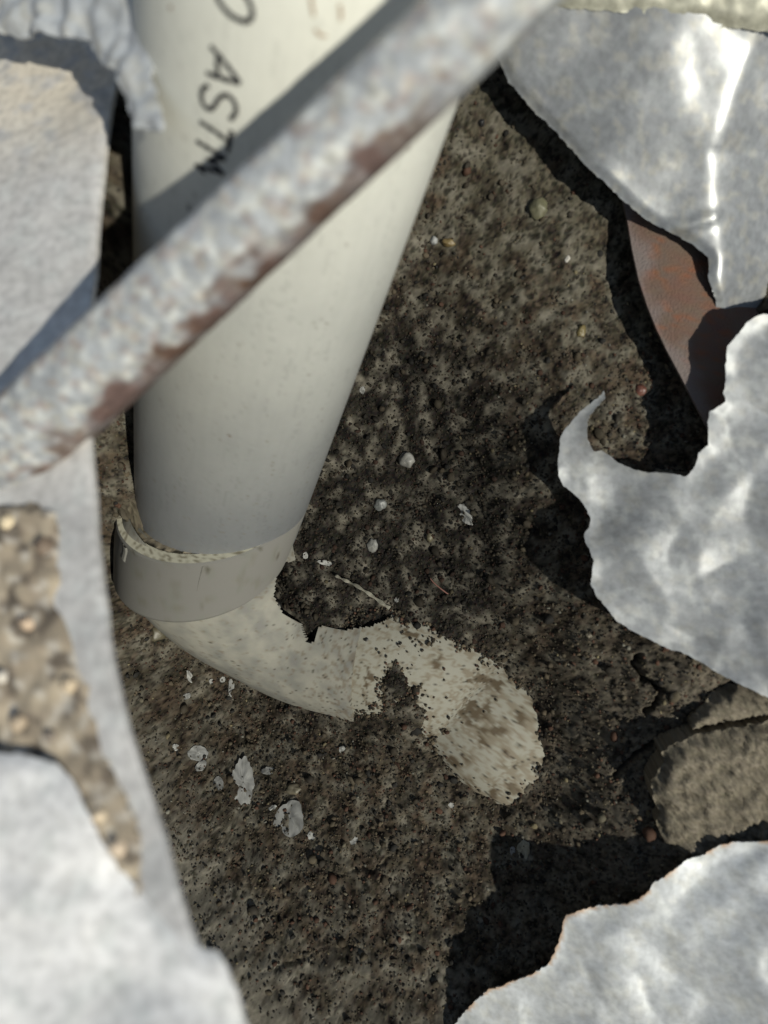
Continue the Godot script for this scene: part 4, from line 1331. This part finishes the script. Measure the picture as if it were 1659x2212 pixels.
	for k in range(0, hs.i.size(), 3): hm.tri(hs.i[k], hs.i[k + 1], hs.i[k + 2])
	hm.smooth()
	var heap_o := put("dirt_heap", hm.mesh(), mat(0.95, 0, 0.2))
	heap_o.position = at(293, 1082, .497)
	tag(heap_o, "small heap of gravelly dirt wedged between the socket rim and the tall pipe", "dirt")
	# a reddish root
	var line := []
	for k in 9:
		var f := k / 8.0
		var c := soil_hit(lerpf(930, 968, f), lerpf(1250, 1283, pow(f, 0.8)))
		line.append(world(c + Vector3(0, 0, -0.0012)))
	var rad := []
	for k in 9: rad.append(0.0004)
	var root := tube(line, rad, 8, func(p, k, a) -> Color: return Color(0.20, 0.10, 0.08), func(p) -> bool: return true)
	var ro := put("thin_root", root.mesh(line[4]), white)
	ro.position = line[4]
	tag(ro, "thin reddish root fibre curving over the gravel", "root")


func _ready() -> void:
	rng.seed = 7
	var up := Vector3(530, 874, 1640).normalized()
	var xw := (Vector3(1, 0, 0) - up * up.x).normalized()
	var zw := xw.cross(up).normalized()
	cam_basis = Basis(Vector3(xw.x, up.x, zw.x), Vector3(xw.y, up.y, zw.y), Vector3(xw.z, up.z, zw.z))
	var cam := Camera3D.new()
	cam.name = "camera"
	cam.transform = Transform3D(cam_basis, cam_at)
	cam.near = 0.01
	cam.far = 300.0
	var lens := CameraAttributesPhysical.new()
	lens.frustum_focal_length = 17.79
	lens.frustum_focus_distance = 0.545
	lens.frustum_near = 0.01
	lens.frustum_far = 300.0
	lens.exposure_aperture = 17.79 / 4.6
	cam.attributes = lens
	cam.fov = rad_to_deg(2.0 * atan(FH / 2 / FOCAL))
	add_child(cam)
	cam.current = true
	var env := Environment.new()
	env.background_mode = Environment.BG_SKY
	env.tonemap_mode = Environment.TONE_MAPPER_LINEAR
	env.tonemap_exposure = 1.12
	env.sdfgi_enabled = true
	env.ssao_enabled = true
	env.ssil_enabled = true
	var sky := Sky.new()
	var sm := ProceduralSkyMaterial.new()
	sm.sky_top_color = Color(0.36, 0.42, 0.50)
	sm.sky_horizon_color = Color(0.55, 0.60, 0.66)
	sm.ground_horizon_color = Color(0.35, 0.33, 0.30)
	sm.ground_bottom_color = Color(0.25, 0.22, 0.19)
	sm.sky_energy_multiplier = 1.1
	sky.sky_material = sm
	env.sky = sky
	var we := WorldEnvironment.new()
	we.name = "environment"
	we.environment = env
	add_child(we)
	var sun := DirectionalLight3D.new()
	sun.name = "sun"
	sun.light_energy = 1.35
	sun.light_color = Color(1.0, 0.985, 0.93)
	sun.light_angular_distance = 1.0
	sun.shadow_enabled = true
	var sd := dirw(Vector3((-50 - FW / 2) / FOCAL, (500 - FH / 2) / FOCAL, 1.0))
	sun.basis = Basis.looking_at(sd, Vector3.UP)
	add_child(sun)

	build_soil()
	build_gravel()
	var pvc := mat(0.42, 0, 0.45)
	var ink := mat(0.8, 0, 0.2)
	build_pipe(pvc, ink)
	var dusty := mat(0.68, 0, 0.25)
	build_fitting(dusty)
	build_branch(dusty)
	build_metal()
	build_bar()
	build_clods()
	build_bits()
